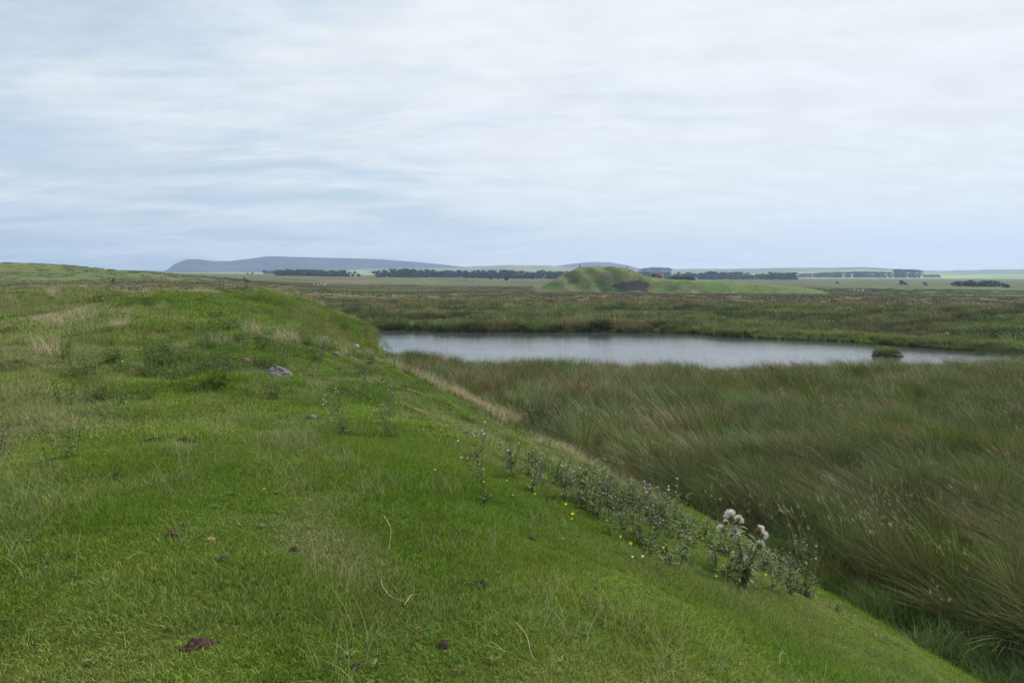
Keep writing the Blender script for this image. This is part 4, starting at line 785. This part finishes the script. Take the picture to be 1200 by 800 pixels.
def build_woolly():
    base = hit(872, 688); D = math.hypot(base[0], base[1]); e = bpy.data.objects.new('woolly_thistle', None); C.objects.link(e); e.location = base
    tag(e, 'big seeding thistle with large white woolly heads at the edge of the bank', 'thistle')
    rng = np.random.default_rng(77); st = Buf(); lf = Buf(); r2 = random.Random(4)
    # heads: place in the photograph, offset in depth, cup radius, down length, tilt, amount of white
    H = [(857, 606, -.02, .030, .050, (-.3, -.5), 170), (864, 611, .05, .030, .042, (.2, .4), 130), (861, 622, .0, .026, .050, (1.2, -.5), 150), (846, 620, -.05, .022, .036, (.1, -.8), 90), (889, 621, .04, .034, .030, (.2, .9), 120), (893, 627, .0, .026, .034, (.5, 1.1), 80), (890, 639, -.03, .026, .034, (-.1, .5), 100), (876, 655, -.05, .022, .034, (.8, -1.0), 50), (851, 612, .08, .020, .020, (0, -.4), 40)]
    for (u, v, dd, rc, fl, tl, nf) in H:
        d = ray(u, v); t = D / math.hypot(d[0], d[1]) + dd; p = np.array([0, 0, CAMZ]) + d * t - base
        m1, m2 = head_mesh(int(u * 7 + v), rc * .85, fl * .85, int(nf * 3), M_bcup, M_wool, 1.4, .085); hd = link('seed_head', m1, e, tuple(p), (tl[0], tl[1], 0)); link('down', m2, hd)
        b = Buf()
        for k in range(60):
            a = r2.uniform(0, 6.28); ee = r2.uniform(.7, 2.3); dv = np.array((math.cos(a) * math.sin(ee), math.sin(a) * math.sin(ee), math.cos(ee))); p0 = dv * rc * .95; s = np.cross(dv, (0.1, .2, 1)); s /= np.linalg.norm(s); p1 = p0 + dv * rc * .7
            b.add([p0 - s * rc * .09, p0 + s * rc * .09, p1], [[0, 1, 2]])
        tag(link('bristle', b.mesh('bristle', M_bcup), hd), kind='stuff')
        q0 = np.array((rng.uniform(-.04, .04), rng.uniform(-.04, .04), -.03)); mid = q0 * .5 + p * .5 + np.array((-p[0] * .25, 0, .0)); st.tube([q0, (q0 + mid) / 2 + (0, 0, .02), mid, (mid + p) / 2, p - (0, 0, rc)], [.006, .005, .005, .004, .003], 6)
        for k in range(16):
            f = r2.uniform(.02, .95); pp = q0 * (1 - f) + p * f; a = r2.uniform(0, 6.28); l = r2.uniform(.06, .12); leaf(lf, pp, (math.cos(a), math.sin(a), r2.uniform(-.4, .7)), np.array((0, 0, 1.0)), l, l * .35)
    link('stem', st.mesh('stem', simple('woolly_stem', (.13, .15, .07)), True), e); tag(link('foliage', lf.mesh('foliage', fixed_blade_mat('woolly_leaves', (.12, .14, .06), .25, (.26, .18, .09), .2)), e), kind='stuff')
build_woolly()
def build_dock(u, v, hpx, label, col, lean=0.0):
    p = hit(u, v); D = math.hypot(p[0], p[1]); h = px2m(hpx, D); e = bpy.data.objects.new('dock', None); C.objects.link(e); e.location = p; tag(e, label, 'dock plant')
    rng = random.Random(int(u)); m = simple('dock_stalk', col, var=.2, scale=20); b = Buf(); w = max(.006, D * .00045)
    b.tube([(0, 0, -.02), (lean * .3 * h, 0, h * .4), (lean * h, 0, h)], [w, w * .8, w * .4], 5); link('stem', b.mesh('stem', m), e); b = Buf()
    for k in range(10):
        t = rng.uniform(.45, .9); a = rng.uniform(0, 6.28); l = h * rng.uniform(.12, .25); o = np.array((lean * t * h, 0, t * h)); pts = [o, o + np.array((math.cos(a) * l * .5, math.sin(a) * l * .5, l * .6)), o + np.array((math.cos(a) * l * .6, math.sin(a) * l * .6, l))]; b.tube(pts, [w * .5, w * .4, w * .2], 4)
        for j in range(10):
            s = rng.random(); q = pts[1] * (1 - s) + pts[2] * s; leaf(b, q, (rng.uniform(-1, 1), rng.uniform(-1, 1), rng.uniform(-.3, .5)), np.array((0, 0, 1.0)), .03 * D / 25, .025 * D / 25)
    tag(link('seed_spike', b.mesh('seed_spike', m), e), kind='stuff'); b = Buf()
    for k in range(8): a = rng.uniform(0, 6.28); leaf(b, np.array((0, 0, .02)), (math.cos(a), math.sin(a), .8), np.array((0, 0, 1.0)), .2, .07)
    tag(link('leaf', b.mesh('leaf', M_tleaf), e), kind='stuff')
build_dock(387, 397, 27, 'pale dry dock stalk upright on the far slope of the bank', (.22, .15, .09), .05)
build_dock(434, 428, 42, 'tall rust red dock stalk on the slope near the pond', (.22, .085, .045), -.06)
build_dock(483, 414, 14, 'short dark stalk at the tip of the bank against the water', (.12, .08, .05), .1)
build_dock(287, 372, 38, 'thin brown dock stalk on the crest above the boulder', (.18, .12, .07), .03)
build_dock(291, 341, 16, 'dark leaning stalk on the skyline of the bank', (.07, .07, .04), -.25)
build_dock(134, 339, 11, 'thin stalk breaking the skyline on the left of the bank', (.16, .11, .07), -.1)
build_dock(448, 456, 16, 'thin brown stalk just above the dry path at the bank foot', (.16, .11, .07), .02)
def build_herbs():
    m = blade_mat('herb_leaves', 'INSTANCER', .12, (.24, .17, .09), .25); srcs = []
    for i in range(4):
        rr = random.Random(950 + i); b = Buf()
        for k in range(8):
            a = k * .785 + rr.uniform(-.3, .3); l = rr.uniform(.03, .065); leaf(b, np.array((math.cos(a), math.sin(a), 0)) * .004 + (0, 0, .012), (math.cos(a), math.sin(a), rr.uniform(.15, .7)), np.array((0, 0, 1.0)), l, l * (.3 + .25 * (i % 2)))
        srcs.append(bpy.data.objects.new('herb', b.mesh('herb', m)))
    x, y = grid_pts(RG, -9, 6, 1.8, 13, .16); q = qeff(x, y); k = (RG.uniform(0, 1, len(x)) < .05 + .30 * sm(.52, .66, fbm(x, y, .8, 3, 121))) & (q < 8) & wedge(x, y); x, y = x[k], y[k]; n = len(x)
    c = mixc(np.tile((.085, .16, .03), (n, 1)), (.11, .17, .05), RG.uniform(0, 1, n)); c = mixc(c, (.16, .10, .06), (RG.uniform(0, 1, n) < .12) * .9)
    scatter('turf_herbs', 'small broad leaved herbs flat among the near turf', srcs, np.stack([x, y, height(x, y) + .006], 1), align(x, y, RG.uniform(0, 6.28, n)), np.tile(RG.uniform(.28, .65, n)[:, None], 3), c, RG)
build_herbs()
# yellow hawkbits
M_pet = simple('yellow_petals', (.62, .50, .02), var=.08, scale=50, rough=.6); M_pc = simple('flower_centre', (.70, .42, .02)); M_wpet = simple('white_petals', (.78, .78, .74), var=.05)
def flower_parts(mat, mc):
    b = Buf(); r = random.Random(5)
    for k in range(16):
        a = k * math.pi / 8 + r.uniform(-.08, .08); ca, sa = math.cos(a), math.sin(a); s = np.array((-sa, ca, 0)) * .0035; l = r.uniform(.015, .018); z = r.uniform(.001, .005)
        b.add([np.array((ca, sa, 0)) * .003 - s * .5, np.array((ca, sa, 0)) * .003 + s * .5, np.array((ca * l, sa * l, z)) + s, np.array((ca * l, sa * l, z)) - s], None, [[0, 1, 2, 3]])
    pet = b.mesh('petals', mat); V, Q = sphere(4, 8); cen = mesh('centre', V * (.006, .006, .004) + (0, 0, .003), Q, mc, True); b = Buf(); b.tube([(0, 0, -.12), (.006, 0, -.05), (0, 0, 0)], .0012, 4); return pet, cen, b.mesh('stem', M_tstem)
FY = flower_parts(M_pet, M_pc); FW = flower_parts(M_wpet, M_pc)
def flower(u, v, label, cat='flower', parts=FY, size=1.0, name='hawkbit', group='yellow flowers dotted along the edge of the bank'):
    p = hit(u, v + 3); e = bpy.data.objects.new(name, None); C.objects.link(e); hgt = .09; e.location = (p[0], p[1], p[2] + hgt); e.scale = (size * .5, size * .5, .7)
    e.rotation_euler = (TR.uniform(.3, .9), TR.uniform(-.2, .3), 0); tag(e, label, cat, group)
    for m, nm in zip(parts, ('petals', 'centre', 'stem')): link(nm, m, e)
for u, v, s, lab in ((663, 599, 1.5, 'yellow flower, upper of the close group of three in the thistles'), (671, 611, 1.6, 'yellow flower, middle one of the close group of three'), (670, 617, 1.1, 'yellow flower, lowest of the close group of three'), (627, 587, 1.2, 'yellow flower up left of the close group of three'), (594, 571, 1.0, 'small yellow flower under the upper thistles'), (567, 573, .9, 'small yellow flower farthest left beside the thistle patch'), (601, 589, .9, 'faint yellow flower on the turf left of the thistles'), (711, 618, 1.1, 'yellow flower left of a pair beside reddish leaves'), (728, 617, 1.4, 'yellow flower right of a pair beside reddish leaves'), (727, 638, 1.2, 'yellow flower on the turf below the pair'), (739, 646, 1.5, 'bright yellow flower on the turf edge, right of another'), (777, 650, 1.3, 'pale yellow flower at the turf edge midway down'), (823, 637, 1.7, 'lone bright yellow flower left of the woolly thistle'), (839, 684, 1.0, 'small yellow flower on the turf below the woolly thistle'), (897, 680, 1.3, 'orange yellow flower at the foot of the woolly thistle'), (310, 584, .9, 'single yellow flower in the open turf at centre left')):
    flower(u, v, lab, size=s)
for u, v, s, lab in ((753, 662, 1.1, 'small white flower in the turf below the yellow ones'), (741, 663, .9, 'small white flower just left of another in the turf'), (510, 559, .8, 'tiny white flower in the open turf'), (144, 427, 1.3, 'tiny white flower far left in the olive turf'), (145, 400, 1.2, 'tiny white flower above another in the olive turf')):
    flower(u, v, lab, parts=FW, size=s, name='daisy', group='small white flowers in the turf')
# ------------------------------------------------------------------ stones, soil, dung, stalks
M_stone = simple('grey_stone', (.13, .128, .12), var=.42, scale=14, bump=1.0, rough=.9); M_soil = simple('bare_soil', (.050, .038, .028), var=.35, scale=50, bump=.8, rough=1); M_dung = simple('dry_dung', (.085, .055, .042), var=.3, scale=60, bump=.8, rough=1)
def boulder_mat():
    m, t = new_mat('fissured_boulder'); g = N(t, 'ShaderNodeTexCoord'); mpp = N(t, 'ShaderNodeMapping'); mpp.inputs['Scale'].default_value = (4, 16, 9); mpp.inputs['Rotation'].default_value = (.4, .5, .6); L(t, g.outputs['Object'], mpp.inputs[0])
    vo = N(t, 'ShaderNodeTexVoronoi', feature='DISTANCE_TO_EDGE', i_Scale=.55); L(t, mpp.outputs[0], vo.inputs['Vector'])
    cr = N(t, 'ShaderNodeMapRange', i_1=.0, i_2=.10, i_3=.35, i_4=1.0); L(t, vo.outputs['Distance'], cr.inputs[0])
    n = N(t, 'ShaderNodeTexNoise', i_Scale=30.0, i_Detail=8.0, i_Roughness=.7); L(t, g.outputs['Object'], n.inputs[0])
    mx = N(t, 'ShaderNodeMix', data_type='RGBA'); L(t, n.outputs[0], mx.inputs[0]); mx.inputs[6].default_value = (.07, .067, .062, 1); mx.inputs[7].default_value = (.22, .215, .205, 1)
    s = N(t, 'ShaderNodeVectorMath', operation='SCALE'); L(t, mx.outputs[2], s.inputs[0]); L(t, cr.outputs[0], s.inputs['Scale'])
    p = N(t, 'ShaderNodeBsdfPrincipled', i_Roughness=.9); L(t, s.outputs[0], p.inputs[0]); b = N(t, 'ShaderNodeBump', i_Strength=1.0, i_Distance=.03); L(t, cr.outputs[0], b.inputs['Height']); L(t, b.outputs[0], p.inputs['Normal'])
    o = N(t, 'ShaderNodeOutputMaterial'); L(t, p.outputs[0], o.inputs[0]); return m
def rock(u, v, wpx, hpx, label, mat=M_stone, name='stone', cat='stone', seed=1, n=(12, 18), rough=.5, sink=.25, yaw=0):
    p = hit(u, v); D = math.hypot(p[0], p[1]); w = px2m(wpx, D) / 2; h = px2m(hpx, D) / 2; V, Q = sphere(*n)
    nz = fbm(V[:, 0] * 2 + V[:, 2] * 3 + seed * 7, V[:, 1] * 2 - V[:, 2] * 2 + seed, 1.2, 4, seed) - .5; fac = (np.round(nz * 6) / 6 * .6 + nz * .4); V = V * (1 + rough * fac[:, None] * 1.6)
    V = V * (w, w * .8, h * 1.15); o = link(name, mesh(name, V, Q, mat, False), None, (p[0], p[1], p[2] + h * (.6 - sink)), (TR.uniform(-.2, .2), TR.uniform(-.25, .25), yaw)); tag(o, label, cat); return o
rock(326, 443, 30, 17, 'large fissured grey boulder half sunk in the bank among thistles', boulder_mat(), name='boulder', cat='boulder', seed=3, n=(22, 34), yaw=-.5, sink=.35)
rock(417, 408, 8, 6, 'pale rounded stone on the far slope', simple('pale_stone', (.33, .325, .31), var=.1), seed=4)
rock(392, 417, 11, 6, 'low grey stone left of the pale rounded stone', seed=5)
rock(365, 491, 11, 7, 'small grey stone showing through the grass below the boulder', seed=6)
rock(289, 425, 13, 7, 'reddish brown stone left of the boulder', simple('reddish_stone', (.17, .085, .055)), seed=7)
rock(396, 434, 11, 5, 'flat brown clod on the slope right of the boulder', M_dung, seed=8)
def crumbs(u, v, wpx, hpx, label, mat, n, name='soil_patch', cat='soil patch', size=.012, seed=1):
    """a scrape of loose crumbs: one heap of many small lumps"""
    p = hit(u, v); D = math.hypot(p[0], p[1]); w = px2m(wpx, D) / 2; dpt = px2m(hpx, D) / 2 * 2.2; rng = np.random.default_rng(seed); b = Buf(); V0, Q0 = sphere(4, 6)
    for i in range(n):
        a = rng.uniform(0, 6.28); r = math.sqrt(rng.uniform(0, 1)) * (.7 + .3 * math.sin(3 * a + seed)); x = w * r * math.cos(a); y = dpt * r * math.sin(a); s = size * rng.uniform(.4, 1.5) * (1.2 - .6 * r)
        x *= .95; y *= .95; s = s * 1.05; z = gz(p[0] + x, p[1] + y) - p[2] + s * .25 + .012 * (1 - r); V = V0 * (1 + .35 * rng.uniform(-1, 1, (len(V0), 1))) * (s * rng.uniform(.7, 1.4), s, s * rng.uniform(.5, .9)); b.add(V + (x, y, z), None, Q0)
    tag(link(name, b.mesh(name, mat), None, tuple(p)), label, cat)
crumbs(234, 756, 52, 22, 'crumbled brown dung heap in the turf near the bottom', M_dung, 330, 'dung', 'dung', .009, 2)
crumbs(262, 657, 22, 12, 'small dark dung pile in the turf above the crumbled heap', M_dung, 90, 'dung', 'dung', .010, 3)
crumbs(202, 627, 15, 10, 'round brown dung clod left of a pale one', M_dung, 40, 'dung', 'dung', .014, 4)
crumbs(247, 634, 12, 6, 'little pale tan dung scrap right of the brown clod', simple('pale_dung', (.30, .22, .12)), 30, 'dung', 'dung', .010, 5)
crumbs(180, 518, 28, 9, 'bare dark soil scrape, left of a pair in the upper turf', M_soil, 110, 'soil_patch', 'soil patch', .018, 6)
crumbs(218, 518, 30, 8, 'bare dark soil scrape, right of a pair in the upper turf', M_soil, 110, 'soil_patch', 'soil patch', .018, 7)
crumbs(565, 686, 38, 20, 'dark soil scrape with a tuft of rusty grass at its left', M_soil, 170, 'soil_patch', 'soil patch', .009, 8)
crumbs(138, 560, 20, 8, 'faint bare soil mark left of centre in the olive turf', M_soil, 60, 'soil_patch', 'soil patch', .012, 9)
crumbs(519, 757, 20, 16, 'small greyish soil scrape in the bottom turf', M_soil, 60, 'soil_patch', 'soil patch', .007, 10)
crumbs(418, 782, 20, 7, 'dark soil scrape at the bottom edge', M_soil, 60, 'soil_patch', 'soil patch', .007, 11)
crumbs(624, 632, 16, 7, 'pinkish crumb of soil on the turf near the slope', M_dung, 40, 'soil_patch', 'soil patch', .010, 12)
crumbs(695, 690, 12, 6, 'small reddish crumb patch on the right of the near turf', M_dung, 30, 'soil_patch', 'soil patch', .008, 13)
crumbs(345, 645, 14, 7, 'faint dark crumb patch in the middle of the near turf', M_soil, 40, 'soil_patch', 'soil patch', .008, 14)
M_stalk = simple('bleached_stalk', (.42, .36, .23), var=.15, scale=30)
def stalk(pts, label, w=.0015):
    P = np.array([hit(u, v) for u, v in pts]); o = P[0].copy(); z = np.array([0.05, .07, .06, .075, .05, .06][:len(P)]); Q = P - o; Q[:, 2] += z
    t = np.linspace(0, 1, len(P)); tt = np.linspace(0, 1, 14); R = np.stack([np.interp(tt, t, Q[:, i]) for i in range(3)], 1); k = np.array([.25, .5, .25])
    for i in range(3): R[1:-1, i] = np.convolve(R[:, i], k, 'valid')
    b = Buf(); b.tube(R, np.linspace(w, w * .5, 14), 5); tag(link('dry_stalk', b.mesh('dry_stalk', M_stalk)), label, 'dry stalk', 'bleached stalks lying on the turf').location = tuple(o)
stalk([(447, 690), (448, 702), (458, 713), (470, 720), (474, 716)], 'curved pale stalk lying on the turf left of the rusty tuft')
stalk([(474, 720), (482, 712), (493, 709)], 'short pale stalk touching the end of the curved one')
stalk([(605, 741), (618, 762), (622, 781), (627, 793)], 'bent pale stalk lying downhill near the bottom of the turf')
stalk([(566, 768), (582, 777), (600, 781)], 'straight pale stalk, lower of a crossing pair at the bottom')
stalk([(574, 764), (583, 774), (592, 780)], 'short pale stalk, upper of the crossing pair at the bottom')
stalk([(450, 612), (459, 632), (456, 655)], 'thin arched stalk upright in the turf at centre')
stalk([(917, 772), (914, 780), (913, 790)], 'short tan stalk on the turf at the lower right')
stalk([(150, 665), (165, 660), (177, 662)], 'pale arched stalk left of the dark dung pile')
# ------------------------------------------------------------------ air
def build_haze():
    b = Buf(); box(b, -5100, 5100, -5100, 5100, -20, 200); me = b.mesh('haze', None); m, t = new_mat('air_haze')
    v = N(t, 'ShaderNodeVolumePrincipled', i_Density=.00019); v.inputs['Color'].default_value = (.50, .70, .99, 1); v.inputs['Anisotropy'].default_value = .2
    o = N(t, 'ShaderNodeOutputMaterial'); L(t, v.outputs[0], o.inputs['Volume']); me.materials.append(m); tag(link('haze', me), 'thin blue haze over the moor and far hills', None, None, 'stuff')
build_haze()
for o in C.objects:
    if 'proto' in o: del o['proto']
